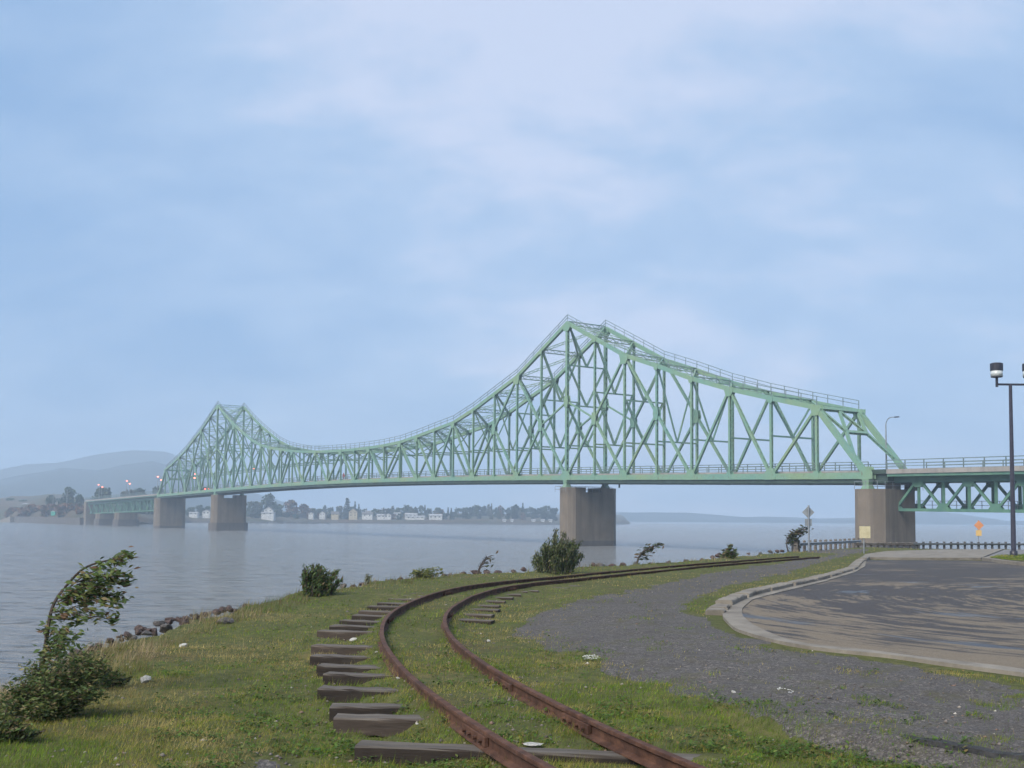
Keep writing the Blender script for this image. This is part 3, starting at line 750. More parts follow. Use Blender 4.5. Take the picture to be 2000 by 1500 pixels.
def ground_z(x, y):
    x = np.asarray(x, float); y = np.asarray(y, float)
    d, s = sdist(x, y, CENTER)                            # + right of the track
    D = y
    z = np.zeros_like(x)
    left = np.where(D < 21, -0.17, -0.05); left = -0.17 + smoothstep(17, 30, D) * .19
    mid = -0.10 + .082 * smoothstep(8.3, 9.6, D); mid = mid + .045 * smoothstep(25, 33, D)
    rgt = -0.05 - .035 * smoothstep(12, 14, D) + .10 * smoothstep(25, 33, D)
    zz = np.where(d < 0, mid + (left - mid) * smoothstep(.50, 1.05, -d), mid + (rgt - mid) * smoothstep(.55, .9, d))
    zz = np.where(d > 0, zz * (1 - smoothstep(1.5, 2.6, d)), zz)
    zz = zz + (fbm(x*5, y*5, 19, 3) - .5) * .13 * smoothstep(.4, .7, -d) * (1 - smoothstep(1.3, 1.8, -d))
    z = zz
    ld, _ = sdist(x, y, LIP)
    z = z - .10 * smoothstep(0, .40, ld) * (d > 1.2) * smoothstep(-.2, .5, ld + .2) * np.where(x > LIP[0][0] - .2, 1, 0)
    rough = (fbm(x*1.3, y*1.3, 3, 4) - .5) * .10 + (fbm(x*6, y*6, 5, 2) - .5) * .03
    lotm = inpoly(x, y, LOT); ldist, _ = sdist(x, y, np.vstack([LOT, LOT[:1]])); near = smoothstep(.2, 1.5, np.where(lotm, 0, np.abs(ldist)))
    tr = np.clip(np.abs(d) / 1.3, .45, 1)
    z = (z + rough * tr) * near - .02 * (1 - near)
    cd_, _ = sdist(x, y, CREST)                           # negative = land on left? crest runs away/right, land on its right
    w = np.maximum(0, -cd_ + (fbm(x*.8, y*.8, 9, 3) - .5) * 1.2)
    z = z - np.minimum(w * .75, 6.0) - (w > 0) * (fbm(x*1.5, y*1.5, 21, 3) - .4) * np.minimum(w, .5)
    return z
NA, ND = 620, 520
az = np.linspace(rad(-58), rad(52), NA); dd_ = np.exp(np.linspace(math.log(2.2), math.log(95.0), ND))
AZ, DD = np.meshgrid(az, dd_)
GX = np.tan(AZ) * DD; GY = DD
GZ = ground_z(GX, GY)
PX, PY = project_px(GX, GY)
wob = np.clip((PY - 1060) / 90, .04, 4.0)
wx = (fbm(GX*1.1, GY*1.1, 31, 4) - .5) * 46 * wob; wy = (fbm(GX*1.1+40, GY*1.1, 33, 4) - .5) * 20 * wob
gmask = inpoly(PX + wx, PY + wy, GRAV_PX) | inpoly(PX + wx, PY + wy, GRAV2_PX)
lipm, _ = sdist(GX, GY, LIP)
cdist_, _ = sdist(GX, GY, CREST)
gq = (gmask[:-1, :-1].astype(int) + gmask[1:, :-1] + gmask[:-1, 1:] + gmask[1:, 1:]) >= 2
zq = np.maximum.reduce([GZ[:-1, :-1], GZ[1:, :-1], GZ[:-1, 1:], GZ[1:, 1:]]) > -5.0
idx = np.arange(ND * NA).reshape(ND, NA)
quads = np.stack([idx[:-1, :-1], idx[:-1, 1:], idx[1:, 1:], idx[1:, :-1]], -1)
VG = np.stack([GX, GY, GZ], -1).reshape(-1, 3)
def submesh(sel):
    q = quads[sel]; u, inv = np.unique(q.ravel(), return_inverse=True); return VG[u], inv.reshape(-1, 4), u
def soft(m):
    m = m.astype(float)
    for _ in range(3):
        m[1:-1, 1:-1] = (m[:-2, 1:-1] + m[2:, 1:-1] + m[1:-1, :-2] + m[1:-1, 2:] + 2*m[1:-1, 1:-1]) / 6
    return m
GS = soft(gmask).reshape(-1); CS = cdist_.reshape(-1)
# material for soil and turf under the blades
def ground_mat():
    m, nt, b = nmat('turf_and_soil')
    a = N(nt, 'ShaderNodeAttribute', attribute_name='col'); sp = N(nt, 'ShaderNodeSeparateColor'); nt.links.new(a.outputs['Color'], sp.inputs[0])
    f = tex(nt, .55, 6, .62); g = tex(nt, 7, 6, .65); h = tex(nt, 55, 4, .6); k = tex(nt, 160, 3)
    c = ramp(nt, f, [(.32, (.115, .092, .042)), (.46, (.088, .102, .030)), (.6, (.125, .122, .042)), (.72, (.165, .135, .064))])
    c = mix(nt, ramp(nt, g, [(.4, (0,0,0)), (.62, (.85,)*3)]), c, (.052, .062, .020))
    c = mix(nt, ramp(nt, h, [(.52, (0,0,0)), (.68, (.7,)*3)]), c, (.14, .115, .065))
    grav = ramp(nt, h, [(.35, (.050, .046, .043)), (.55, (.100, .091, .084)), (.75, (.17, .155, .14))])
    n = N(nt, 'ShaderNodeMath', operation='MULTIPLY_ADD'); nt.links.new(g, n.inputs[0]); n.inputs[1].default_value = .9; n.inputs[2].default_value = -.45
    a2 = N(nt, 'ShaderNodeMath', operation='ADD', use_clamp=True); nt.links.new(sp.outputs[0], a2.inputs[0]); nt.links.new(n.outputs[0], a2.inputs[1])
    c = mix(nt, ramp(nt, a2.outputs[0], [(.35, (0,0,0)), (.6, (1,1,1))]), c, grav)
    rock = ramp(nt, g, [(.3, (.045, .03, .028)), (.55, (.12, .08, .07)), (.75, (.2, .15, .13))])
    c = mix(nt, sp.outputs[1], c, rock)
    nt.links.new(c, b.inputs['Base Color']); b.inputs['Roughness'].default_value = .95; b.inputs['Specular IOR Level'].default_value = .15
    n1 = bump(nt, None, h, .7, .03); bump(nt, b, k, .5, .01, n1); return m
def gravel_mat():
    m, nt, b = nmat('dark_gravel')
    f = tex(nt, .5, 5, .6); v = N(nt, 'ShaderNodeTexVoronoi'); tc = N(nt, 'ShaderNodeTexCoord'); nt.links.new(tc.outputs['Object'], v.inputs['Vector']); v.inputs['Scale'].default_value = 34
    v2 = N(nt, 'ShaderNodeTexVoronoi'); nt.links.new(tc.outputs['Object'], v2.inputs['Vector']); v2.inputs['Scale'].default_value = 90
    sp = N(nt, 'ShaderNodeSeparateColor'); nt.links.new(v.outputs['Color'], sp.inputs[0])
    c = ramp(nt, sp.outputs[0], [(.0, (.036, .032, .030)), (.5, (.068, .061, .056)), (.85, (.108, .096, .086)), (.97, (.23, .205, .18))])
    sp2 = N(nt, 'ShaderNodeSeparateColor'); nt.links.new(v2.outputs['Color'], sp2.inputs[0])
    c = mix(nt, .5, c, ramp(nt, sp2.outputs[0], [(0, (.033, .030, .028)), (.7, (.086, .077, .070)), (.95, (.22, .2, .19))]))
    c = mix(nt, ramp(nt, f, [(.4, (0,0,0)), (.7, (.55,)*3)]), c, (.062, .055, .050))
    c = mix(nt, ramp(nt, tex(nt, 2.3, 5, .6), [(.52, (0,0,0)), (.66, (.7,)*3)]), c, (.072, .066, .034))
    nt.links.new(c, b.inputs['Base Color']); b.inputs['Roughness'].default_value = .85; b.inputs['Specular IOR Level'].default_value = .3
    n1 = bump(nt, None, v.outputs['Distance'], .6, .02); bump(nt, b, v2.outputs['Distance'], .4, .008, n1); return m
rock_w = smoothstep(-.1, -.9, CS) if False else np.clip((-CS) / .8, 0, 1)
gcol = np.stack([GS, rock_w, np.zeros_like(GS)], -1).astype(np.float32)
vt, ft, u = submesh(zq & ~gq); kind(npmesh('ground', vt, ft, ground_mat(), None, gcol[u], True), 'structure')
M_GRAVEL = gravel_mat()
vt, ft, u = submesh(zq & gq); kind(npmesh('gravel_path', vt, ft, M_GRAVEL, None, gcol[u], True), 'structure')
def gz(x, y): return float(ground_z(np.array([x]), np.array([y]))[0])
# ---- car park, gutter, kerb stones, pavement, island
def lot_mat():
    m, nt, b = nmat('wet_worn_asphalt')
    tc = N(nt, 'ShaderNodeTexCoord')
    wv = N(nt, 'ShaderNodeTexNoise'); nt.links.new(tc.outputs['Object'], wv.inputs['Vector']); wv.inputs['Scale'].default_value = .35; wv.inputs['Detail'].default_value = 4
    av = N(nt, 'ShaderNodeVectorMath', operation='SCALE'); nt.links.new(wv.outputs['Color'], av.inputs[0]); av.inputs['Scale'].default_value = .8
    ad = N(nt, 'ShaderNodeVectorMath', operation='ADD'); nt.links.new(tc.outputs['Object'], ad.inputs[0]); nt.links.new(av.outputs[0], ad.inputs[1])
    sh = N(nt, 'ShaderNodeVectorMath', operation='SUBTRACT'); nt.links.new(ad.outputs[0], sh.inputs[0]); sh.inputs[1].default_value = (17.0, 24.0, 0)
    sp3 = N(nt, 'ShaderNodeSeparateXYZ'); nt.links.new(sh.outputs[0], sp3.inputs[0])
    at2 = N(nt, 'ShaderNodeMath', operation='ARCTAN2'); nt.links.new(sp3.outputs[1], at2.inputs[0]); nt.links.new(sp3.outputs[0], at2.inputs[1])
    ab_ = N(nt, 'ShaderNodeMath', operation='ABSOLUTE'); nt.links.new(at2.outputs[0], ab_.inputs[0])
    ln_ = N(nt, 'ShaderNodeVectorMath', operation='LENGTH'); nt.links.new(sh.outputs[0], ln_.inputs[0])
    pv_ = N(nt, 'ShaderNodeCombineXYZ'); nt.links.new(ab_.outputs[0], pv_.inputs[0]); nt.links.new(ln_.outputs['Value'], pv_.inputs[1])
    s1 = tex(nt, 1.0, 9, .66, vec=pv_.outputs[0], mapscale=(3.2, 1.9, 1))
    s1b = tex(nt, 1.0, 6, .65, vec=pv_.outputs[0], mapscale=(11.0, 5.0, 1)); _m = N(nt, 'ShaderNodeMath', operation='MULTIPLY_ADD'); nt.links.new(s1b, _m.inputs[0]); _m.inputs[1].default_value = .9; nt.links.new(s1, _m.inputs[2]); _m2 = N(nt, 'ShaderNodeMath', operation='ADD'); nt.links.new(_m.outputs[0], _m2.inputs[0]); _m2.inputs[1].default_value = -.45; s1 = _m2.outputs[0]
    s2 = tex(nt, 1.0, 4, .6, vec=ad.outputs[0], mapscale=(.16, .22, 1))
    s3 = tex(nt, 1.0, 6, .6, vec=pv_.outputs[0], mapscale=(2.6, .75, 1), coord='Object')
    g = tex(nt, 45, 4); 
    base = ramp(nt, g, [(.3, (.030, .025, .022)), (.7, (.066, .056, .050))])
    sx = N(nt, 'ShaderNodeSeparateXYZ'); nt.links.new(tc.outputs['Object'], sx.inputs[0])
    fal = N(nt, 'ShaderNodeMapRange'); nt.links.new(sx.outputs[1], fal.inputs[0]); fal.inputs[1].default_value = 34; fal.inputs[2].default_value = 19
    mm = N(nt, 'ShaderNodeMath', operation='MULTIPLY_ADD'); nt.links.new(fal.outputs[0], mm.inputs[0]); mm.inputs[1].default_value = .10; nt.links.new(s1, mm.inputs[2])
    m2 = N(nt, 'ShaderNodeMath', operation='MULTIPLY_ADD'); nt.links.new(s2, m2.inputs[0]); m2.inputs[1].default_value = 1.1; nt.links.new(mm.outputs[0], m2.inputs[2])
    m3 = N(nt, 'ShaderNodeMath', operation='MULTIPLY'); nt.links.new(m2.outputs[0], m3.inputs[0]); m3.inputs[1].default_value = .7
    sand = ramp(nt, m3.outputs[0], [(.77, (0,0,0)), (.80, (.55,)*3), (.84, (1,)*3)])
    c = mix(nt, sand, base, ramp(nt, g, [(.3, (.115, .089, .058)), (.7, (.195, .155, .105))]))
    wet = ramp(nt, s3, [(.60, (0,0,0)), (.66, (1,1,1))])
    crk = N(nt, 'ShaderNodeTexVoronoi', feature='DISTANCE_TO_EDGE'); nt.links.new(ad.outputs[0], crk.inputs['Vector']); crk.inputs['Scale'].default_value = .11
    c = mix(nt, ramp(nt, tex(nt, 1.0, 5, .6, vec=pv_.outputs[0], mapscale=(3.0, 5.5, 1)), [(.58, (0,0,0)), (.66, (.8,)*3)]), c, (.030, .025, .023))
    c = mix(nt, wet, c, mix(nt, .55, c, (.02, .02, .022)))
    nt.links.new(c, b.inputs['Base Color'])
    r = mix(nt, wet, (.72,)*3, (.42,)*3); nt.links.new(r, b.inputs['Roughness']); b.inputs['Specular IOR Level'].default_value = .35
    inv = N(nt, 'ShaderNodeMath', operation='SUBTRACT'); inv.inputs[0].default_value = 1; nt.links.new(wet, inv.inputs[1])
    hh = N(nt, 'ShaderNodeMath', operation='MULTIPLY'); nt.links.new(inv.outputs[0], hh.inputs[0]); nt.links.new(g, hh.inputs[1])
    bump(nt, b, hh.outputs[0], .5, .012); return m
def sheet(name, poly2, z, mat, k='structure'):
    b = MB(); P_ = np.asarray(poly2)
    if sum(P_[i][0]*P_[(i+1) % len(P_)][1] - P_[(i+1) % len(P_)][0]*P_[i][1] for i in range(len(P_))) < 0: P_ = P_[::-1]
    b.poly([(p[0], p[1], z) for p in P_]); o = b.build(name, mat)
    if k: kind(o, k)
    return o
LOTC = np.vstack([LOT[4:] , LOT[:5]])
lot_s = resample(np.vstack([LOT, LOT[:1]]), .35, 2)[:-1]
sheet('parking_lot', lot_s, .012, lot_mat())
# concrete gutter round the near and left sides of the car park
GI = [(2500,1383),(2300,1352),(2000,1311),(1910,1299),(1790,1286),(1688,1271),(1580,1262.5),(1520,1246.5),(1472,1224),(1450,1206),(1449,1191),(1469,1173),(1520,1159.5),(1610,1137.5),(1670,1119),(1690,1107),(1691.5,1094.5)]
GO = [(2500,1390),(2300,1359),(2000,1319),(1850,1299.5),(1730,1281),(1640,1274),(1550,1262),(1475,1244),(1434,1230),(1412,1208),(1410,1192),(1424,1177),(1485,1159),(1560,1142),(1648,1115),(1676,1104),(1681,1092)]
def ribbon(name, a_px, b_px, z, th, mat, n=90, k='structure', smooth=2):
    A = resample(np.array([onz(x, y, 0)[:2] for x, y in a_px]), .3, 0); B = resample(np.array([onz(x, y, 0)[:2] for x, y in b_px]), .3, 0)
    def rs(P_):
        d = np.r_[0, np.cumsum(np.linalg.norm(np.diff(P_, axis=0), axis=1))]; s = np.linspace(0, d[-1], n); q = np.stack([np.interp(s, d, P_[:, i]) for i in (0, 1)], 1)
        for _ in range(smooth): r = q.copy(); r[1:-1] = .25*q[:-2] + .5*q[1:-1] + .25*q[2:]; q = r
        return q
    A, B = rs(A), rs(B); b = MB()
    for i in range(n):
        jz = (fbm(A[i][0]*2, A[i][1]*2, 71, 2) - .5) * .008
        for p, zz in ((A[i], z), (B[i], z), (B[i], z - th), (A[i], z - th)): b.v.append((p[0], p[1], zz + jz))
    for i in range(n - 1):
        for j in range(4): j2 = (j+1) % 4; b.f.append((4*i+j, 4*i+j2, 4*(i+1)+j2, 4*(i+1)+j))
    b.f.append((0,1,2,3)[::-1]); b.f.append(tuple(4*(n-1)+j for j in range(4)))
    o = b.build(name, mat); me = o.data
    import bmesh
    bm = bmesh.new(); bm.from_mesh(me); bmesh.ops.recalc_face_normals(bm, faces=bm.faces); bm.to_mesh(me); bm.free()
    if k: kind(o, k)
    return o
ribbon('gutter', GI, GO, .03, .12, M_KERB, 170)
# pavement apron between the car park and the guard rail, with its own front kerb edge
ribbon('pavement', [(1683,1092.3),(1760,1093.2),(1850,1093.6),(1915,1093.8)], [(1690,1086),(1730,1080),(1820,1076.6),(1960,1075.2)], .10, .2, M_KERB, 40)
ribbon('road', [(1916,1094),(1960,1094.5),(2200,1100),(2500,1115)], [(1962,1075.3),(2010,1075.6),(2300,1078),(2600,1081)], .06, .2, simple('grey_road_asphalt', (.12,.115,.115), (.2,.19,.185), 3, .8, .3), 40)
# raised kerb stones behind the gutter
KB = [(1396,1187),(1420,1169),(1462,1153.5),(1520,1141),(1595,1126),(1664,1106.5),(1678,1093),(1697,1084.8),(1730,1079.8)]
kc = resample(np.array([onz(x, y, .12)[:2] for x, y in KB]), .05, 60)
L_k = 0; i0 = 0; ki = 0
seg = [0.62, .75, .55, 2.4, 2.6, 2.5, 2.7, 2.4, 2.6, 2.6, 2.5, 2.6, 2.6, 2.5, 2.5]
klabels = ['short broken kerb stone at the tight left bend of the car park', 'second short kerb stone from the bend, tilted beside the gutter', 'third short kerb stone from the bend, before the long ones']
while i0 < len(kc) - 8 and ki < len(seg):
    i1 = min(len(kc) - 1, i0 + int(seg[ki] / .05)); P_ = kc[i0:max(i0 + 4, i1 - 2)][::3]
    if len(P_) < 3: break
    tg = np.gradient(P_, axis=0); tg /= np.linalg.norm(tg, axis=1)[:, None]; nr = np.stack([tg[:, 1], -tg[:, 0]], 1)
    hz = .115 + random.uniform(-.015, .015) - (.03 if ki < 3 else 0); wd = .17
    b = MB()
    for p, n_ in zip(P_, nr):
        for o_, z_ in ((-wd, -.15), (wd, -.15), (wd, hz - .02), (wd - .03, hz), (-wd + .03, hz), (-wd, hz - .02)): b.v.append((*(p + n_ * (o_ + random.uniform(-.014, .014))), z_ + random.uniform(-.014, .006)))
    m_ = len(P_)
    for i in range(m_ - 1):
        for j in range(6): j2 = (j+1) % 6; b.f.append((6*i+j, 6*i+j2, 6*(i+1)+j2, 6*(i+1)+j))
    b.f.append(tuple(range(6))); b.f.append(tuple(6*(m_-1)+j for j in range(6))[::-1])
    o = b.build('kerb_stone', M_KERB)
    bm = __import__('bmesh').new(); bm.from_mesh(o.data); __import__('bmesh').ops.recalc_face_normals(bm, faces=bm.faces); bm.to_mesh(o.data); bm.free()
    tag(o, klabels[ki] if ki < 3 else 'long kerb stone curving up to the road, %s past the short ones' % ('first second third fourth fifth sixth seventh eighth ninth tenth eleventh twelfth'.split()[ki-3]), 'kerb stone', 'kerb stones round the car park')
    i0 = i1; ki += 1
# grass island at right with its own kerb
ISL = [(1918,1089),(1935,1085.5),(1980,1083.5),(2060,1083),(2060,1104),(2000,1099),(1955,1094)]
islp = np.array([onz(x, y, .15)[:2] for x, y in ISL]); islp = np.vstack([islp[:3], islp[3:5] + [[9, 0], [9, 0]], islp[5:]])
isl = resample(np.vstack([islp, islp[:1]]), .3, 4)[:-1]
b = MB(); b.prism(orient([p for p in isl]), -.05, .15); kind(b.build('traffic_island', M_KERB), 'structure')
ci = isl.mean(0); isl2 = ci + (isl - ci) * np.array([.955, .90])
sheet('island_turf', isl2, .165, ground_mat())
lp_ = resample(LIP, .06, 6); b = MB()  # old cut asphalt edge; its near-black colour also paints the step's shadow line
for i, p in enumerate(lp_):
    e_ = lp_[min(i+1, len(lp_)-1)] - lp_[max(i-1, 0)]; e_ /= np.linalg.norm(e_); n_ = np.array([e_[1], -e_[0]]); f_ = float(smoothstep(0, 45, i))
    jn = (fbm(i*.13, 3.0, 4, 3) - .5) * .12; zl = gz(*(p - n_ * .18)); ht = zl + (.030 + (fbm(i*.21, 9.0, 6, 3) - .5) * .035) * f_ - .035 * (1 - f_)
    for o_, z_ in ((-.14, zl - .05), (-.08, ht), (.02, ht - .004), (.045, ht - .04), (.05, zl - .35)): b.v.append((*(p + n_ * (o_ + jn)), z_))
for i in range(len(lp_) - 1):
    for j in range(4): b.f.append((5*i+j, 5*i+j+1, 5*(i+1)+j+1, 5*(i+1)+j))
o = b.build('asphalt_edge', simple('old_asphalt_with_shadow', (.012,.012,.013), (.035,.034,.034), 14, .9, .6)); kind(o, 'structure')
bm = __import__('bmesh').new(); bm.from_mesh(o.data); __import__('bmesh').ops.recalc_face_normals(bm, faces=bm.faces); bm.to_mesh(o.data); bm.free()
# ---- rails
def rail(curve, name, label):
    pts = curve; tg = np.gradient(pts, axis=0); tg /= np.linalg.norm(tg, axis=1)[:, None]; nr = np.stack([tg[:, 1], -tg[:, 0]], 1)
    prof = [(-.029, 0), (.029, 0), (.032, -.007), (.032, -.03), (.010, -.045), (.009, -.108), (.062, -.122), (.064, -.135), (-.064, -.135), (-.062, -.122), (-.009, -.108), (-.010, -.045), (-.032, -.03), (-.032, -.007)]
    b = MB(); m = len(prof)
    for p, n_ in zip(pts, nr):
        jz = (fbm(p[0]*.7, p[1]*.7, 55, 2) - .5) * .02
        for o_, z_ in prof: b.v.append((*(p + n_ * o_), RAILTOP + z_ + jz))
    for i in range(len(pts) - 1):
        for j in range(m): j2 = (j+1) % m; b.f.append((m*i+j, m*(i+1)+j, m*(i+1)+j2, m*i+j2))
    b.f.append(tuple(range(m))); b.f.append(tuple(m*(len(pts)-1)+j for j in range(m))[::-1])
    o = b.build(name, M_RUST)
    bm = __import__('bmesh').new(); bm.from_mesh(o.data); __import__('bmesh').ops.recalc_face_normals(bm, faces=bm.faces); bm.to_mesh(o.data); bm.free()
    return tag(o, label, 'rail')
railO = rail(OUTER, 'rail', 'rusty outer rail on the water side of the curving track')
railI = rail(INNER, 'rail', 'rusty inner rail on the gravel side of the curving track')
for rl, curve, spots in ((railO, OUTER, [(940,1428), (750,1210), (846,1157)]), (railI, INNER, [(968,1332), (1120,1409), (866,1200), (980,1150)])):
    for px, py in spots:
        p = onz(px, py, .03)[:2]; i = int(np.argmin(((curve - p)**2).sum(1))); i = min(max(i, 2), len(curve) - 3)
        e = curve[i+1] - curve[i-1]; e = np.array([*(e / np.linalg.norm(e)), 0]); n_ = np.array([e[1], -e[0], 0]); c = np.array([*curve[i], RAILTOP - .078])
        b = MB()
        for sg in (-1, 1): b.quadbox(c + n_ * sg * .028, e, n_, Z3, .30, .018, .040)
        b.build('fish_plate', M_RUST, rl, bevel=.006)
        for q in (-.22, -.08, .08, .22):
            b = MB(); b.tube([c + e*q - n_*.075, c + e*q + n_*.075], .017, 6); b.build('bolt', M_RUST, rl)
# ---- sleepers
TIES = [((701,1450),(1385,1479),0,.17,'thick dark sleeper nearest the camera, jutting far left of the rails'),
        ((656,1397),(1060,1403),1,.13,'pale topped split sleeper, second from the camera'),
        ((647,1376),(972,1378),0,.13,'dark square sleeper, third from the camera on the left of the track'),
        ((627,1341),(840,1348),0,.14,'long brown sleeper end, fourth from the camera'),
        ((638,1313),(830,1321),0,.11,'short sleeper end with pale top edge, fifth from the camera'),
        ((625,1297),(800,1304),0,.11,'dark sleeper end, sixth from the camera'),
        ((612,1278),(800,1285),0,.12,'dark sleeper end reaching farthest left, seventh from the camera'),
        ((613.5,1258.6),(800,1265),1,.12,'silvery brown sleeper end, eighth from the camera'),
        ((625,1230),(830,1238),1,.13,'tall silvery sleeper end, ninth from the camera at the bend'),
        ((649,1220),(830,1227),0,.08,'low dark sleeper end, tenth from the camera'),
        ((669,1210),(850,1218),0,.08,'low dark sleeper end, eleventh from the camera'),
        ((692.5,1200),(963,1211.5),0,.07,'thin dark sleeper crossing both rails, twelfth from the camera'),
        ((704.5,1192),(963,1200.5),1,.07,'thin pale sleeper crossing both rails, thirteenth from the camera'),
        ((720,1182.5),(975,1190),0,.07,'thin dark sleeper crossing both rails, fourteenth from the camera'),
        ((740,1176.5),(976.5,1182.5),0,.07,'thin dark sleeper past the bend, fifteenth from the camera'),
        ((760.5,1169),(987,1173.5),1,.07,'thin pale sleeper past the bend, sixteenth from the camera'),
        ((779,1162.5),(1002,1166.5),0,.07,'thin dark sleeper past the bend, seventeenth from the camera'),
        ((800.5,1158.5),(1017,1160),1,.07,'thin pale sleeper past the bend, eighteenth from the camera'),
        ((823,1154),(1030,1155),0,.07,'thin dark sleeper past the bend, nineteenth from the camera'),
        ((847,1149.5),(1052,1153),1,.07,'thin grey sleeper below the green shore plants, twentieth from the camera'),
        ((866,1146),(1085,1149),0,.07,'thin dark sleeper below the green shore plants, twenty-first from the camera')]
def sleeper(A, B, th, top, mat, label):
    A = np.array([*A[:2], top]); B = np.array([*B[:2], top]); e = B - A; l = np.linalg.norm(e); e /= l; n_ = np.array([-e[1], e[0], 0])
    b = MB(); nseg = 10; wv = .115
    for i in range(nseg + 1):
        c = A + e * l * i / nseg
        for o_, z_ in ((-wv, -.16), (wv, -.16), (wv, -.015), (wv - .02, 0), (-wv + .02, 0), (-wv, -.015)):
            b.v.append(tuple(c + n_ * (o_ + random.uniform(-.006, .006)) + Z3 * (z_ + random.uniform(-.007, .004) * (1 if z_ > -.1 else 3))))
    for i in range(nseg):
        for j in range(6): j2 = (j+1) % 6; b.f.append((6*i+j, 6*(i+1)+j, 6*(i+1)+j2, 6*i+j2))
    b.f.append(tuple(range(6))); b.f.append(tuple(6*nseg+j for j in range(6))[::-1])
    o = b.build('sleeper', mat)
    # local X along the timber so the grain follows it
    me = o.data; R = Matrix(((e[0], e[1], 0), (-e[1], e[0], 0), (0, 0, 1)))
    c = Vector(((A + B) / 2).tolist())
    for v in me.vertices: v.co = R @ (v.co - c)
    o.matrix_world = Matrix.Translation(c) @ R.transposed().to_4x4()
    bm = __import__('bmesh').new(); bm.from_mesh(me); __import__('bmesh').ops.recalc_face_normals(bm, faces=bm.faces); bm.to_mesh(me); bm.free()
    return tag(o, label, 'railway sleeper', 'sleepers of the rusty track')
TOPZ = RAILTOP - .137
for a, c, g, t, lb in TIES: sleeper(onz(*a, TOPZ), onz(*c, TOPZ), t, TOPZ, M_TIEG if g else M_TIE, lb)
_dc = np.r_[0, np.cumsum(np.linalg.norm(np.diff(CENTER, axis=0), axis=1))]
i21 = int(np.argmin(((CENTER - onz(975, 1147.5, TOPZ)[:2])**2).sum(1))); s = _dc[i21] + .9; k = 0
ords = 'first second third fourth fifth sixth seventh eighth ninth tenth eleventh twelfth thirteenth fourteenth fifteenth sixteenth seventeenth eighteenth nineteenth twentieth'.split()
while s < _dc[-1] - 3 and k < 20:
    c = np.array([np.interp(s, _dc, CENTER[:, 0]), np.interp(s, _dc, CENTER[:, 1])]); i = int(np.searchsorted(_dc, s)); n_ = _nr[min(i, len(_nr)-1)]; r = random.uniform(-.15, .15)
    sleeper(c - n_ * (1.1 + r), c + n_ * (1.25 + r), .07, TOPZ + random.uniform(-.01, .015), random.choice([M_TIE, M_TIEG]), '%s sleeper beyond the dark shore bush, counting away along the track' % ords[k])
    s += random.uniform(.95, 1.25); k += 1
b = MB(); _e = np.array([1, .12, 0]); _e /= np.linalg.norm(_e)
# ---- guard rails
def guard_rail(a_px, b_px, n, z0, hgt, label, beam_mat, post_mat, group, endz=None, pr=.11, bh=.9):
    A = np.array(onz(*a_px, z0)); B = np.array(onz(*b_px, z0)); C = (A + B) / 2
    th = thing('guard_rail', label, 'guard rail', C, group); e = (B - A); l = np.linalg.norm(e); e /= l; n_ = np.array([e[1], -e[0], 0])
    if n_[1] > 0: n_ = -n_
    for i in range(n):
        p = A + (B - A) * i / (n - 1); b = MB(); h = hgt * random.uniform(.96, 1.05)
        b.tube([p - Z3*.5, p + Z3*(h - .02), p + Z3*h], [pr, pr, pr*.8], 9); b.build('post', post_mat, th)
    zb_ = hgt * .70; prof = [(0, -.15), (.07, -.11), (.07, -.05), (.02, 0), (.07, .05), (.07, .11), (0, .15)]
    b = MB(); 
    for p in (A - e*.3, B + e*.3):
        for o_, z_ in prof: b.v.append(tuple(p + n_ * (pr + o_) + Z3*(zb_ + z_*bh)))
        for o_, z_ in prof[::-1]: b.v.append(tuple(p + n_ * (pr + o_ - .012) + Z3*(zb_ + z_*bh)))
    m = len(prof) * 2
    for j in range(m): j2 = (j+1) % m; b.f.append((j, m+j, m+j2, j2))
    b.f.append(tuple(range(m))[::-1]); b.f.append(tuple(m+j for j in range(m)))
    b.build('beam', beam_mat, th); return th
guard_rail((1560,1080.5), (1676,1072), 13, -.12, .72, 'pale guard rail running up to the left of the near bridge pier', M_GALV, M_POSTW, 'guard rails by the water', pr=.09, bh=.6)
guard_rail((1676,1071.5), (1790,1071.3), 10, -.05, .42, 'low grey guard rail across the foot of the near bridge pier', M_POSTW, M_POSTW, 'guard rails by the water', pr=.08, bh=.6)
guard_rail((1790,1073.2), (2120,1074.2), 26, -.02, .50, 'dark guard rail with many posts along the water, right of the near pier', simple('dull_dark_galvanised', (.07,.08,.085), (.12,.13,.135), 4, .5), simple('dark_post_timber', (.05,.05,.055), (.11,.11,.11), 5, .9), 'guard rails by the water', pr=.075, bh=.42)
b = MB(); p = onz(1552, 1080.5, -.12)
ep = thing('guard_rail_end', 'dark blocky terminal at the left end of the pale guard rail', 'guard rail end', p)
b.quadbox(p + Z3*.3, (1,0,0), (0,1,0), Z3, .12, .3, .42); b.build('end_block', M_POSTW, ep, bevel=.03)
b = MB(); b.quadbox(p + np.array([.28, .2, .42]), (1,0,0), (0,1,0), Z3, .16, .02, .14); b.build('end_plate', M_GALV, ep)
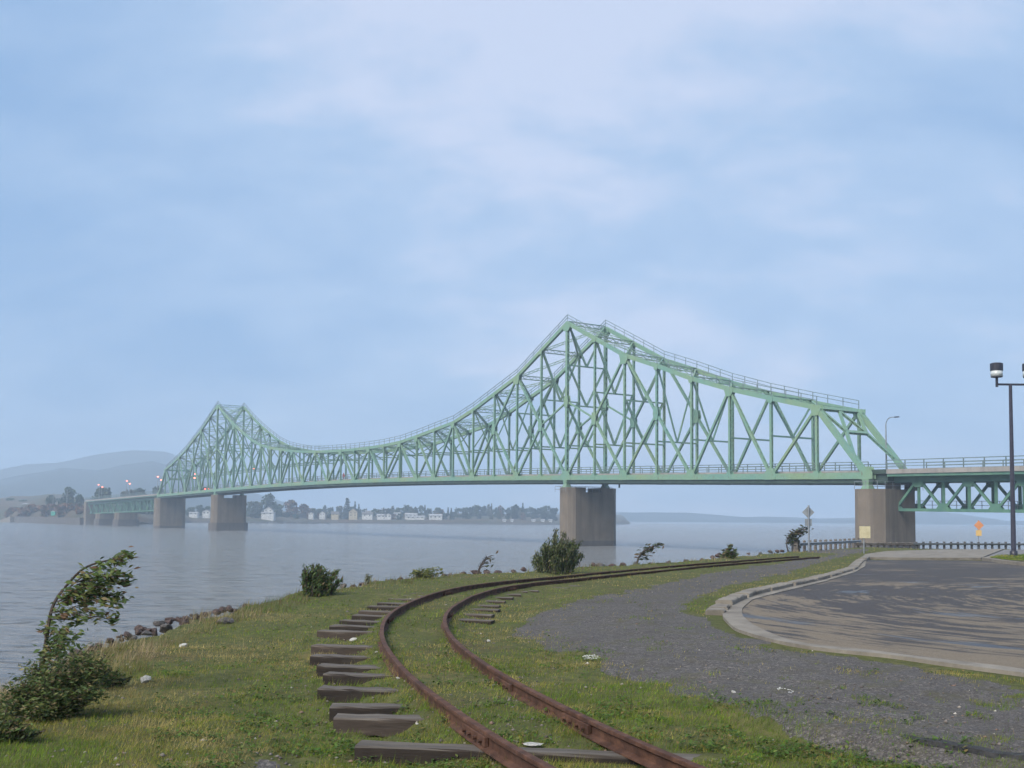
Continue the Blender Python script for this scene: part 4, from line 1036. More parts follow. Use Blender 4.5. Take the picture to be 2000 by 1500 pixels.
# ---- signs
def sign_panel(b, c, pts, right, up, nrm, th=.03):
    q = [c + right*a + up*h for a, h in pts]; b.poly(q); b.poly([x + nrm*th for x in q], True); n = len(q)
    for i in range(n): j = (i+1) % n; b.poly([q[i], q[j], q[j] + nrm*th, q[i] + nrm*th], True)
M_SIGNBACK = simple('weathered_aluminium', (.25, .27, .28), (.36, .38, .39), 5, .45, metallic=.35)
M_SIGNTAN = simple('faded_cream_sign', (.46, .40, .24), (.58, .52, .33), 4, .6)
M_SIGNOR = simple('orange_sign', (.60, .24, .10), (.70, .30, .13), 4, .5)
M_SIGNYL = simple('yellow_sign', (.62, .40, .14), (.70, .47, .17), 4, .5)
def sign(base_px, z0, top_py, panels, label, post_w=.05, front_post=True):
    base = onz(*base_px, z0); D = base[1]; mpp = D / F * 1.0
    th = thing('road_sign', label, 'road sign', base); R_ = np.array([1.0, 0, 0]); nrm = np.array([0, 1.0, 0])
    zt_ = at(base_px[0], top_py, D)[2]
    b = MB(); b.tube([base - Z3*.3, np.array([base[0], base[1], zt_])], post_w, 8); b.build('sign_post', panels[0][3] if panels[0][3] is M_SIGNOR and False else M_GALV, th)
    for (cx, cy, shape, mat) in panels:
        c = at(cx, cy, D); c = np.array([base[0] + (c[0] - at(base_px[0], cy, D)[0]), D + (post_w + .01 if front_post else -post_w - .04), c[2]])
        b = MB(); sign_panel(b, c, [(a*mpp, -h*mpp) for a, h in shape][::-1], R_, Z3, nrm); b.build('sign_panel', mat, th)
    return th
dia = lambda r: [(0,-r),(r,0),(0,r),(-r,0)]
rec = lambda w,h: [(-w,-h),(w,-h),(w,h),(-w,h)]
sign((1580,1081), -.1, 987, [(1580,1000.5,dia(12),M_SIGNBACK),(1580,1020.5,rec(6.5,7),M_SIGNBACK)], 'grey diamond sign seen from behind, small plate below, left of the near pier')
sign((1687.5,1081), 0, 1027, [(1689,1039.5,rec(10.5,11.5),M_SIGNTAN)], 'faded cream square sign on a short post in front of the near pier', .035, False)
sign((1911.5,1072), -.3, 1016, [(1912,1026,dia(9.5),M_SIGNOR),(1911.5,1041,rec(5.5,5.5),M_SIGNYL)], 'orange diamond sign over a small yellow plate, standing by the water at right', .04, False)
# ---- parking lot lamp post
lb_ = onz(1980, 1086.5, .165); Dl = lb_[1]
lp = thing('lamp_post', 'tall dark twin headed lamp post on the grass island at right', 'lamp post', lb_)
ztop = at(1975, 751, Dl)[2]; 
b = MB(); b.tube([lb_ - Z3*.1, lb_ + Z3*.25, lb_ + Z3*.26, np.array([lb_[0], lb_[1], ztop])], [.17, .17, .115, .075], 12); b.build('pole', M_BLACK, lp, True)
xa = at(1947, 752, Dl)[0]; xp = lb_[0]; sp_ = xp - xa
b = MB(); b.bar(np.array([xp - sp_ - .05, Dl, ztop + .0]), np.array([at(2012, 752, Dl)[0], Dl, ztop + .0]), .09); b.build('cross_arm', M_BLACK, lp)
for sg in (-1, 1):
    c = np.array([xa if sg < 0 else at(2010, 752, Dl)[0], Dl, ztop]); k = Dl / F
    b = MB(); b.tube([c - Z3*.12, c + Z3*k*15], .06, 10); b.tube([c + Z3*(k*14), c + Z3*k*15.5], .26, 18); b.build('lamp_stem', M_BLACK, lp)
    b = MB(); b.tube([c + Z3*k*15.6, c + Z3*k*27], .27, 18); b.build('lamp_glass', M_GLASSY, lp, True)
    b = MB(); b.tube([c + Z3*k*15.7, c + Z3*k*22, c + Z3*k*25], [.12, .1, .05], 8); b.build('lamp_bulb', M_GALV, lp)
    b = MB(); b.tube([c + Z3*k*27.05, c + Z3*k*41], .29, 18); b.tube([c + Z3*k*41, c + Z3*k*42.5], [.29, .2], 18); b.build('lamp_shade', M_BLACK, lp)
# ---- loose stones and litter on the ground
def rockmesh(sd, sub=2):
    import bmesh
    bm = bmesh.new(); bmesh.ops.create_icosphere(bm, subdivisions=sub, radius=1.0); r = random.Random(sd)
    ax = [Vector((r.gauss(0,1), r.gauss(0,1), r.gauss(0,1))).normalized() for _ in range(13)]; lim = [r.uniform(.38, .82) for _ in ax]
    for v in bm.verts:
        for a, l in zip(ax, lim):
            d = v.co.dot(a)
            if d > l: v.co -= a * (d - l)
        v.co *= 1 + r.uniform(-.05, .05)
    me = bpy.data.meshes.new('rock'); bm.to_mesh(me); bm.free(); return me
RM = {}
for nm, mt in (('r', M_ROCKR), ('g', M_ROCKG), ('w', M_ROCKW)):
    for i in range(4):
        me = rockmesh(hash(nm) % 97 * 0 + i * 7 + ord(nm)); me.materials.append(mt); RM[nm, i] = me
def rock(x, y, z, sz, kind_, label, group=None, cat='rock'):
    o = bpy.data.objects.new('rock', RM[kind_, random.randrange(4)]); COL.objects.link(o); o.location = (x, y, z)
    o.scale = (sz * random.uniform(.85, 1.3), sz * random.uniform(.8, 1.1), sz * random.uniform(.5, .8)); o.rotation_euler = (random.uniform(-.3, .3), random.uniform(-.3, .3), random.uniform(0, 6.28))
    WLOC[o] = np.zeros(3); return tag(o, label, cat, group)
def rock_px(px, py, wpx, kind_, label, group=None, cat='rock'):
    p = onz(px, py, -.1); k = np.linalg.norm(p[:2]) / F
    z = gz(p[0], p[1]); return rock(p[0], p[1], z + wpx*k*.12, wpx*k*.5, kind_, label, group, cat)
o = rock_px(284, 1322, 30, 'w', 'large pale rounded stone on the grass right of the windblown sapling'); o.scale = (.085, .075, .085); o.rotation_euler = (0, 0, 1); o.location.z += .02
rock_px(441, 1212, 34, 'g', 'grey boulder half sunk at the grassy bank top, beside dry grass')
rock_px(360, 1254, 22, 'w', 'flat pale stone at the top of the lawn, between sapling and grey boulder')
for px, py, w in ((248,1290,9),(256,1294,8),(215,1318,10),(228,1320,7),(133,1352,9)): rock_px(px, py, w, 'w', 'small white stone scattered beside the windblown sapling', 'small white stones by the sapling')
rock_px(955, 1256, 9, 'w', 'single small white stone on the grass between inner rail and gravel')
o = rock_px(1044, 1466, 38, 'w', 'flat pale stone slab lying between the rails near the camera'); o.scale.z *= .22; o.rotation_euler = (0, 0, .1); o.location.z += .01
rock_px(735, 1285, 9, 'w', 'small white stone beside the outer rail near the seventh sleeper')
rock_px(777, 1343, 9, 'w', 'small white stone against the outer rail by the fourth sleeper')
rock_px(690, 1250, 16, 'w', 'pale flat stone between the eighth and ninth sleeper ends')
rock_px(815, 1420, 9, 'w', 'small white stone left of the outer rail near the second sleeper')
rock_px(1432, 1366, 12, 'w', 'small pale flat stone in the weedy gravel right of the track')
# clump of white flowers and scraps
def scrap(px, py, n, r, name, label, cat, mat):
    p = onz(px, py, 0); z = gz(p[0], p[1]); b = MB()
    for _ in range(n):
        c = np.array([p[0] + random.gauss(0, r), p[1] + random.gauss(0, r*.7), z + random.uniform(.03, .07)])
        for k in range(5):
            a = k * 1.257 + random.random(); d = np.array([math.cos(a), math.sin(a), .25]); s_ = np.array([-math.sin(a), math.cos(a), 0]); q = .013
            b.poly([c, c + d*q*.7 - s_*q*.4, c + d*q*1.3, c + d*q*.7 + s_*q*.4])
    o = b.build(name, mat); return tag(o, label, cat)
M_WHITE = simple('white_petals', (.62, .62, .58), (.8, .8, .76), 9, .7)
scrap(1153, 1286, 60, .05, 'flower_clump', 'clump of small white flowers on the grass edge of the gravel', 'flowers', M_WHITE)
scrap(1523, 1358, 7, .02, 'flower_clump', 'left of two tiny white flower heads on the wide gravel', 'flowers', M_WHITE)
scrap(1541, 1363, 7, .018, 'flower_clump', 'right of two tiny white flower heads on the wide gravel', 'flowers', M_WHITE)
# ================================================================== VEGETATION
def leafcards(C, L, Wd, dirs, ups, cols, name, mat, parent=None):
    """diamond leaves: centre C, length L, width Wd, along dirs, facing ups"""
    n = len(C); dirs = dirs / np.linalg.norm(dirs, axis=1)[:, None]
    sd = np.cross(dirs, ups); sd /= (np.linalg.norm(sd, axis=1)[:, None] + 1e-9)
    L = L[:, None]; Wd = Wd[:, None]; nn = np.cross(sd, dirs)
    V = np.stack([C - dirs*L*.5, C + sd*Wd*.5 + nn*Wd*.15, C + dirs*L*.5, C - sd*Wd*.5 + nn*Wd*.15], 1).reshape(-1, 3)
    return npmesh(name, V, np.arange(4*n).reshape(n, 4), mat, parent, np.repeat(cols, 4, 0))
def rv(n): v = rng.normal(size=(n, 3)); return v / np.linalg.norm(v, axis=1)[:, None]
def colpick(n, pal, wts, jit=.18):
    pal = np.array(pal); k = rng.choice(len(pal), n, p=np.array(wts)/sum(wts)); c = pal[k] * (1 + rng.normal(0, jit, (n, 1))); return np.clip(c, .004, 1)
# ---- grass blades over the turf
def grass(npts, region, name, label, hrange, seed, wpx=1.3, px_floor=.55, filt=None, pal=None, keepfun=None, lean=.5):
    r = np.random.default_rng(seed)
    x0, y0, x1, y1 = region
    px = r.uniform(x0, x1, npts); py = y1 - (y1 - y0) * (1 - r.uniform(0, 1, npts) ** .9)
    dx = ((px - 1000)/F)[:, None]*RIGHT - ((py - PPY)/F)[:, None]*UP + FWD
    k = (-.05 - CAM[2]) / dx[:, 2]; P_ = CAM + dx * k[:, None]; x, y = P_[:, 0], P_[:, 1]
    ok = (k > 0) & (y < 75) & (y > 2.5); px, py, x, y = px[ok], py[ok], x[ok], y[ok]
    keep = keepfun(px, py, x, y, r); px, py, x, y = px[keep], py[keep], x[keep], y[keep]
    z = ground_z(x, y); n = len(x); mpp = y / F
    ln = r.uniform(hrange[0], hrange[1], n) * (.6 + .8 * fbm(x*1.7, y*1.7, 61, 3)); ln = np.maximum(ln, mpp * 2.4)
    w = np.maximum(.004, mpp * wpx) * r.uniform(.7, 1.3, n)
    a = r.uniform(0, 6.28, n); d = np.stack([np.cos(a)*r.uniform(0, lean+.3, n) + .30, np.sin(a)*r.uniform(0, lean+.3, n), np.ones(n)], 1); d /= np.linalg.norm(d, axis=1)[:, None]
    sa = r.uniform(0, 6.28, n); sd = np.stack([np.cos(sa), np.sin(sa)*.5, np.zeros(n)], 1)
    B = np.stack([x, y, z - .008], 1)
    V = np.stack([B - sd*w[:, None]*.5, B + sd*w[:, None]*.5, B + d*ln[:, None]], 1).reshape(-1, 3)
    f1 = fbm(x*.45, y*.45, 41, 4); f2 = fbm(x*2.4, y*2.4, 43, 3)
    G = np.array([(.140, .205, .024), (.21, .228, .040), (.285, .245, .062), (.33, .27, .11), (.080, .142, .018), (.20, .14, .072)]) if pal is None else np.array(pal)
    dry = np.clip((f1 - .40) * 3.0 + (f2 - .5) * 1.8 + .14 + r.normal(0, .26, n), 0, 1)
    k1 = np.where(dry > .75, 3, np.where(dry > .5, 2, np.where(dry > .25, 1, np.where(r.random(n) < .35, 4, 0))))
    k1 = np.where(r.random(n) < .06, 5, k1)
    c = G[k1] * (1 + r.normal(0, .20, (n, 1))) * (.62 + .76 * fbm(x*3.1, y*3.1, 81, 3))[:, None]
    o = npmesh(name, V, np.arange(3*n).reshape(n, 3), M_BLADE, None, np.repeat(np.clip(c, .005, 1), 3, 0))
    kind(o, 'stuff', label); o['category'] = 'grass'; return o
def on_land(x, y, m=.0): d, _ = sdist(x, y, CREST); return d > m
def keep_turf(px, py, x, y, r):
    wobk = np.clip((py - 1060)/90, .04, 4.0)
    gx = (fbm(x*1.1, y*1.1, 31, 4) - .5)*46*wobk; gy_ = (fbm(x*1.1+40, y*1.1, 33, 4) - .5)*20*wobk
    jx = r.normal(0, 17, len(px)); jy = r.normal(0, 7, len(px)); grav = inpoly(px + gx + jx, py + gy_ + jy, GRAV_PX) | inpoly(px + gx, py + gy_, GRAV2_PX)
    lot = inpoly(x, y, LOT); dl, _ = sdist(x, y, np.vstack([LOT, LOT[:1]])); d, _ = sdist(x, y, CENTER)
    pav = inpoly(px, py, [(1655,1112),(1676,1088),(1730,1075),(2600,1072),(2600,1300),(1690,1110)])
    kb, _ = sdist(x, y, kc)
    weed = fbm(x*2.6, y*2.6, 91, 3)
    bare = fbm(x*.9 + 7, y*.9, 93, 4)
    p = np.where(grav, np.where(weed > .70, .55, .012), 1.0)
    p = np.where(~grav & (bare > .56), np.where(d > .7, .25, .5), p)
    p = np.where(np.abs(d) < .6, np.where(fbm(x*1.5, y*1.5, 97, 3) > .56, .22, p), p)
    p = np.where((np.abs(np.abs(d) - .48) < .06), .35, p)
    ontie = np.zeros(len(x), bool)
    for a, c, g, t, lb in TIES:
        A = onz(*a, TOPZ)[:2]; C_ = onz(*c, TOPZ)[:2]; sdv, _ = sdist(x, y, np.array([A, C_])); ontie |= (np.abs(sdv) < .13) & ((d < -.55) | (y < 8.9))
    return on_land(x, y) & ~lot & ~(dl**2 < .0) & ((np.abs(dl) > .62) | (x < LOT[:, 0].min() - 1)) & ~pav & (np.abs(kb) > .2) & ~ontie & (r.random(len(x)) < p)
grass(430000, (-260, 1068, 2260, 1620), 'grass', 'short patchy green and yellowing grass over the verge and along the track', (.022, .06), 5, keepfun=keep_turf)
def keep_tall(px, py, x, y, r):
    d, _ = sdist(x, y, CREST); n = fbm(x*.7, y*.7, 15, 3); dt, _ = sdist(x, y, CENTER)
    return (d > -1.1) & (d < .35 + 1.6 * (n - .30)) & (n > np.where((px < 460) & (px > 120), .47, .33)) & (np.abs(dt) > 1.3) & (r.random(len(x)) < .8) & (px < 1560)
grass(150000, (-200, 1066, 1560, 1420), 'tall_grass', 'tall windblown dry grass fringing the top of the river bank', (.07, .25), 8, wpx=1.1, keepfun=keep_tall, lean=.35,
      pal=[(.10,.13,.035), (.15,.15,.05), (.21,.175,.08), (.30,.24,.14), (.12,.085,.045), (.18,.125,.075)])
def keep_isl(px, py, x, y, r): return inpoly(x, y, isl2)
o_ = grass(9000, (1915, 1080, 2100, 1104), 'grass', 'bright mown grass on the traffic island at the foot of the lamp post', (.03, .07), 9, keepfun=keep_isl)
for v in o_.data.vertices: v.co.z += .19
def keep_edge(px, py, x, y, r):
    d, _ = sdist(x, y, CENTER); n = fbm(x*2.2, y*2.2, 115, 3); a = np.abs(d)
    return on_land(x, y) & (((a > .50) & (a < .66) & (n > .46)) | ((d < -.62) & (d > -1.5) & (n > .55) & (y < 24)) | ((a < .46) & (n > .62))) & (r.random(len(x)) < .8)
grass(70000, (560, 1100, 1650, 1620), 'tall_grass', 'ragged taller grass tufts against the rails and between the sleepers', (.05, .13), 19, wpx=1.0, keepfun=keep_edge, lean=.5)
# broad-leaved weeds between the rails and along verges
def keep_weed(px, py, x, y, r):
    return keep_turf(px, py, x, y, r) & (fbm(x*1.9, y*1.9, 77, 3) > .53)
def weeds(npts, region, name, label, seed):
    r = np.random.default_rng(seed); x0, y0, x1, y1 = region
    px = r.uniform(x0, x1, npts); py = r.uniform(y0, y1, npts)
    dx = ((px - 1000)/F)[:, None]*RIGHT - ((py - PPY)/F)[:, None]*UP + FWD; k = (-.05 - CAM[2]) / dx[:, 2]; P_ = CAM + dx*k[:, None]
    x, y = P_[:, 0], P_[:, 1]; kp = keep_weed(px, py, x, y, r) & (y < 40); x, y = x[kp], y[kp]; n = len(x)
    m = 4; X = np.repeat(x, m) + r.normal(0, .03, n*m); Y = np.repeat(y, m) + r.normal(0, .03, n*m); Z_ = ground_z(X, Y) + r.uniform(.0, .05, n*m)
    a = r.uniform(0, 6.28, n*m); dirs = np.stack([np.cos(a), np.sin(a), r.uniform(-.1, .7, n*m)], 1); L = np.maximum(r.uniform(.02, .055, n*m), Y/F*1.6)
    cols = np.array([(.06, .12, .02), (.09, .15, .03), (.13, .16, .045), (.045, .085, .018), (.17, .13, .05)])[r.choice(5, n*m, p=[.3, .25, .15, .2, .1])] * (1 + r.normal(0, .15, (n*m, 1)))
    global rng
    o = leafcards(np.stack([X, Y, Z_], 1), L, L*.55, dirs, np.tile([0, 0, 1.0], (n*m, 1)), np.clip(cols, .004, 1), name, M_BLADE); kind(o, 'stuff', label); o['category'] = 'weeds'
weeds(17000, (300, 1110, 1900, 1560), 'weeds', 'low broad leaved weeds and clover among the short grass', 12)
# loose pale chips and stones
def pebbles(npts, seed):
    r = np.random.default_rng(seed); px = r.uniform(-100, 2100, npts); py = 1100 + 460 * r.random(npts)
    dx = ((px - 1000)/F)[:, None]*RIGHT - ((py - PPY)/F)[:, None]*UP + FWD; k = (-.05 - CAM[2]) / dx[:, 2]; P_ = CAM + dx*k[:, None]; x, y = P_[:, 0], P_[:, 1]
    lot = inpoly(x, y, LOT); d, _ = sdist(x, y, CENTER); dens = np.where(np.abs(d) < 1.6, .8, .35) * (fbm(x*1.3, y*1.3, 23, 3) > .45)
    kp = on_land(x, y) & ~lot & (y < 45) & (r.random(npts) < dens); x, y = x[kp], y[kp]; n = len(x); z = ground_z(x, y)
    s_ = np.maximum(r.uniform(.005, .017, n) , y/F*.5) * np.exp(r.normal(0, .35, n))
    oct_ = np.array([(1,0,0),(0,1,0),(-1,0,0),(0,-1,0),(0,0,.6),(0,0,-.6)], float)
    jit = 1 + r.normal(0, .25, (n, 6, 1)); V = np.stack([x, y, z + s_*.2], 1)[:, None, :] + oct_[None] * s_[:, None, None] * jit
    f = np.array([(0,1,4),(1,2,4),(2,3,4),(3,0,4),(1,0,5),(2,1,5),(3,2,5),(0,3,5)]); Fc = (f[None] + (np.arange(n)*6)[:, None, None]).reshape(-1, 3)
    c = np.array([(.28,.25,.21),(.17,.15,.135),(.09,.08,.075),(.20,.135,.105),(.46,.43,.38)])[r.choice(5, n, p=[.17,.36,.35,.10,.02])]
    o = npmesh('loose_stones', V.reshape(-1, 3), Fc, attrmat('stone_chips', .9, .2), None, np.repeat(c, 6, 0)); kind(o, 'stuff', 'loose pale and dark stone chips scattered over grass, track and gravel'); o['category'] = 'stones'
pebbles(13000, 4)
# ---- the riprap boulders along the bank
rr = random.Random(5); dcr = np.r_[0, np.cumsum(np.linalg.norm(np.diff(CREST, axis=0), axis=1))]
nb = 0
for px, py, w in ((150,1262,40),(185,1250,44),(222,1243,36),(255,1232,34),(300,1218,38),(322,1212,42),(360,1206,26),(398,1199,30),(455,1192,22),(480,1182,20),
                  (672,1146,16),(690,1147,22),(706,1143,16),(735,1140,14),(757,1137,18),(768,1138,22),(782,1134,16),(640,1152,14),
                  (868,1124,16),(880,1123,12),(905,1122,18),(930,1120,20),(950,1119,22),(975,1118,16),(1003,1117,14),(1022,1112,16),
                  (1160,1103,20),(1175,1106,26),(1195,1108,22),(1215,1104,18),(1240,1102,14),(1270,1101,12),(1305,1099,14),(1340,1097,12),(1372,1094,12),
                  (1393,1089,12),(1402,1084,16),(1414,1088,12),(1462,1082,10),(1485,1081,10),(1505,1078,12),(1517,1076,14),(1528,1077,12)):
    p = onz(px, py, -.1); k = np.linalg.norm(p[:2]) / F
    rock(p[0], p[1], max(gz(p[0], p[1]) + w*k*.10, (-.06 if px > 620 else -.13) - w*k*(.10 if px > 620 else .30)), w*k*(.54 if px > 620 else .40), 'r' if rr.random() < .8 else 'g', 'rough reddish or grey boulder at the water side edge of the grassy bank', 'bank edge boulders', 'boulder'); nb += 1
for i in range(46):
    t_ = rr.random(); px = 135 + 330*t_; py = float(np.interp(px, [a for a, _ in CREST_PX], [b_ for _, b_ in CREST_PX])) + rr.uniform(-7, 6); p = onz(px, py, -.1); k = np.linalg.norm(p[:2])/F; w = rr.uniform(8, 26)
    rock(p[0], p[1], max(gz(p[0], p[1]) + w*k*.12, -.16), w*k*.5, 'r' if rr.random() < .8 else 'g', 'rough reddish or grey boulder at the water side edge of the grassy bank', 'bank edge boulders', 'boulder')
# lower boulders on the slope below the crest, seen from a step to the left
for i in range(46):
    s_ = rr.uniform(0, dcr[-2]); c = np.array([np.interp(s_, dcr, CREST[:, j]) for j in (0, 1)]); j = min(int(np.searchsorted(dcr, s_)), len(CREST)-1); e = CREST[j] - CREST[j-1]; e /= np.linalg.norm(e); n_ = np.array([-e[1], e[0]])
    q = c + n_ * rr.uniform(.5, 3.8)
    rock(q[0], q[1], gz(q[0], q[1]) + .05, rr.uniform(.25, .55), 'r' if rr.random() < .7 else 'g', 'rough reddish or grey boulder at the water side edge of the grassy bank', 'bank edge boulders', 'boulder')
# ---- near shrubs: branches drawn as world curves, leaves along them
def shrub(name, label, cat, base_px, branches, D, leafL, pal, wts, wind=(1, 0, .12), depth=.35, per=26, bz=None, spread=.10, stem_r=.012, group=None, leafw=.42):
    base = onz(*base_px, -.1); z0 = gz(base[0], base[1]); th = thing(name, label, cat, (base[0], base[1], z0), group)
    b = MB(); C = []; Dv = []; wind = np.array(wind, float)
    for br in branches:
        pts, leafy = br[0], br[1]; off = random.uniform(-depth, depth); m = len(pts)
        P_ = [at(px, py, D + off * (i / max(1, m-1))) for i, (px, py) in enumerate(pts)]
        P_[0] = P_[0] - Z3 * .05
        q = resample(np.array(P_), .05, 3); n = len(q); rs = [max(.003, stem_r * (1 - .75 * i / n) * (br[2] if len(br) > 2 else 1)) for i in range(n)]
        b.tube(list(q), rs, 5)
        cnt = int(per * leafy * max(4, n) / 10)
        for _ in range(cnt):
            i = int((random.random() ** .8) * (n - 1)); i = max(i, int(.12 * n))
            c = q[i] + rng.normal(0, spread, 3) + wind * abs(random.gauss(0, spread * 1.2)); C.append(c)
            d = wind + rng.normal(0, .45, 3); Dv.append(d)
    b.build('stem', M_BARK, th)
    C = np.array(C); Dv = np.array(Dv); n = len(C); L = rng.uniform(.7, 1.3, n) * leafL
    leafcards(C, L, L * leafw, Dv, rv(n) * .6 + np.array([0, -.3, .6]), colpick(n, pal, wts), 'foliage', M_LEAF, th); return th
GP = [(.048,.082,.022), (.075,.118,.028), (.13,.15,.042), (.10,.07,.036), (.18,.13,.06)]
# windblown sapling
sb = onz(88, 1345, -.1); Ds = sb[1]
shrub('windblown_sapling', 'tall sapling bent by the wind with leaves streaming right, at left', 'tree', (72, 1362),
      [([(70,1362),(84,1290),(92,1240),(99,1190),(115,1160),(138,1135),(160,1110),(192,1098),(222,1093),(246,1083)], .30, 2.2),
       ([(215,1094),(232,1089),(247,1082)], 5.0, .4), ([(185,1099),(203,1096)], .8, .4),
       ([(138,1136),(165,1122),(195,1112),(218,1108)], 3.2, .7), ([(150,1128),(185,1126),(215,1126),(254,1127)], 4.6, .7), ([(150,1133),(190,1132),(225,1136),(252,1134)], 3.6, .7),
       ([(118,1160),(150,1150),(185,1143),(205,1148)], 4.4, .7), ([(112,1166),(150,1160),(190,1162),(240,1166)], 4.8, .7), ([(160,1165),(200,1170),(232,1180)], 3.0, .6), ([(110,1172),(140,1172),(170,1175)], 4.0, .7), ([(125,1158),(160,1160),(195,1160)],4.0,.7),
       ([(100,1188),(120,1192),(150,1196),(172,1207)], 4.6, .7), ([(96,1200),(125,1208),(160,1214)], 3.8, .7), ([(180,1194),(205,1205),(226,1216)], 3.6, .5), ([(150,1190),(180,1194)], .4, .5),
       ([(92,1232),(80,1222),(78,1232)], 3.0, .6), ([(90,1240),(82,1228),(95,1215)], 2.6, .6), ([(92,1245),(115,1235),(138,1236)], 3.6, .7), ([(90,1258),(112,1250),(130,1252)], 3.6, .7), ([(90,1262),(110,1262),(128,1268)], 3.6, .7), ([(88,1275),(70,1262),(66,1275)], 3.2, .7), ([(86,1285),(105,1275),(135,1280)], 4, .7)],
      Ds, .082, [(.055,.095,.024),(.09,.13,.03),(.15,.165,.048),(.13,.075,.04),(.20,.15,.065)], [.30,.32,.18,.11,.09], wind=(1, .1, -.12), depth=.30, per=23, spread=.042, stem_r=.013, leafw=.40)
# dense bush at its foot
def bushdome(name, label, base_px, rx_px, h_px, n, leafL, pal, wts, D=None, wind=(.6,0,.25), stems=16, sizevar=.35, depth=1.0, top=None, cat='bush', lw=.34, fan=False):
    base = onz(*base_px, -.1); z0 = gz(base[0], base[1]); D = base[1]; k = D / F; rx, h = rx_px*k, h_px*k
    th = thing(name, label, cat, (base[0], base[1], z0)); b = MB(); C = []; wind = np.array(wind, float); T_ = []
    for i in range(stems):
        a = random.uniform(0, 6.28); rr_ = math.sqrt(random.random()); fx, fy = math.cos(a)*rr_, math.sin(a)*rr_
        hh = h * random.uniform(.45, 1.18) * (1 - .50 * rr_**2)
        if fan: hh = h * random.uniform(.42, 1.16) * (1 - .42 * rr_**2)
        tip = np.array([base[0] + fx*rx*(1.08 if fan else .9) + wind[0]*hh*.35, base[1] + fy*rx*depth*.9, z0 + hh])
        mid = np.array([base[0] + fx*rx*(.78 if fan else .5), base[1] + fy*rx*depth*.5, z0 + hh*.55]); sf = .62 if fan else .2; st = np.array([base[0] + fx*rx*sf, base[1] + fy*rx*sf*depth, z0 - .05])
        q = resample(np.array([st, mid, tip]), max(.04, h/14), 2); b.tube(list(q), [max(.003, .02*(1 - .8*j/len(q))) * max(.6, h) for j in range(len(q))], 5); T_.append(q)
    b.build('stem', M_BARK, th)
    per = n // stems
    for q in T_:
        cl = rng.normal(0, 1, (per, 3)) * np.array([rx*.115, rx*.115*depth, h*.06]) * (.55 if fan else 1); u = (rng.random(per) ** .75) * (len(q) - 1); i = u.astype(int); C.append(q[i] + cl)
    C = np.concatenate(C); C[:, 2] = np.maximum(C[:, 2], z0 + .02); m = len(C); L = rng.uniform(1 - sizevar, 1 + sizevar, m) * leafL
    leafcards(C, L, L * lw, wind * 1.3 + rng.normal(0, .5, (m, 3)), rv(m) * .7 + np.array([0, -.2, .6]), colpick(m, pal, wts, .25), 'foliage', M_LEAF, th); return th
DK = [(.042,.072,.02), (.075,.115,.03), (.125,.145,.042), (.11,.085,.04), (.19,.165,.065)]
bushdome('bush', 'dense dark green bush tangled round the foot of the windblown sapling', (105, 1390), 122, 132, 13000, .046, DK, [.32,.3,.16,.14,.08], stems=34, depth=.7, wind=(.7,0,.05))
bushdome('bush', 'low spreading weeds and leaves at the left edge below the big bush', (15, 1430), 80, 60, 1500, .06, DK, [.25,.25,.2,.2,.1], stems=18, depth=.6)
bushdome('bush', 'low leafy growth right of the sapling, above the pale round stone', (215, 1330), 42, 44, 900, .05, DK, [.25,.3,.2,.15,.1], stems=12, depth=.6)
bushdome('bush', 'leafy green bush with upright twigs on the bank left of the track bend', (617, 1168), 50, 70, 4200, .085, GP, [.36,.36,.12,.1,.06], stems=40, depth=.8, wind=(.35,0,.75), fan=True)
bushdome('bush', 'dense dark green willow bush in front of the big pier', (1086, 1127), 50, 78, 12000, .10, [(.042,.066,.022),(.072,.10,.033),(.12,.135,.052),(.17,.165,.08)], [.30,.34,.22,.14], stems=84, depth=.9, wind=(.25,0,.8), fan=True, lw=.26)
bushdome('bush', 'small yellow green bush by the rocks between the track bend and water', (828, 1137), 42, 26, 700, .10, [(.09,.12,.03),(.14,.15,.04),(.18,.17,.06),(.06,.08,.02)], [.3,.35,.2,.15], stems=14, depth=.6)
bushdome('bush', 'tuft of whitish weeds between dark rocks left of the track bend', (715, 1149), 14, 26, 200, .07, [(.2,.22,.14),(.14,.17,.08),(.3,.3,.24)], [.4,.3,.3], stems=8, depth=.7)
bushdome('bush', 'small brownish bush on the bank right of the big pier, beside the track', (1422, 1096), 17, 26, 620, .17, GP, [.2,.25,.15,.25,.15], stems=14, depth=.8, wind=(.9,0,.3))
bushdome('bush', 'straw coloured clump of dry weeds on rocks below the big pier', (1170, 1106), 24, 14, 420, .12, [(.26,.21,.11),(.2,.17,.07),(.13,.12,.05)], [.4,.35,.25], stems=10, depth=.6)
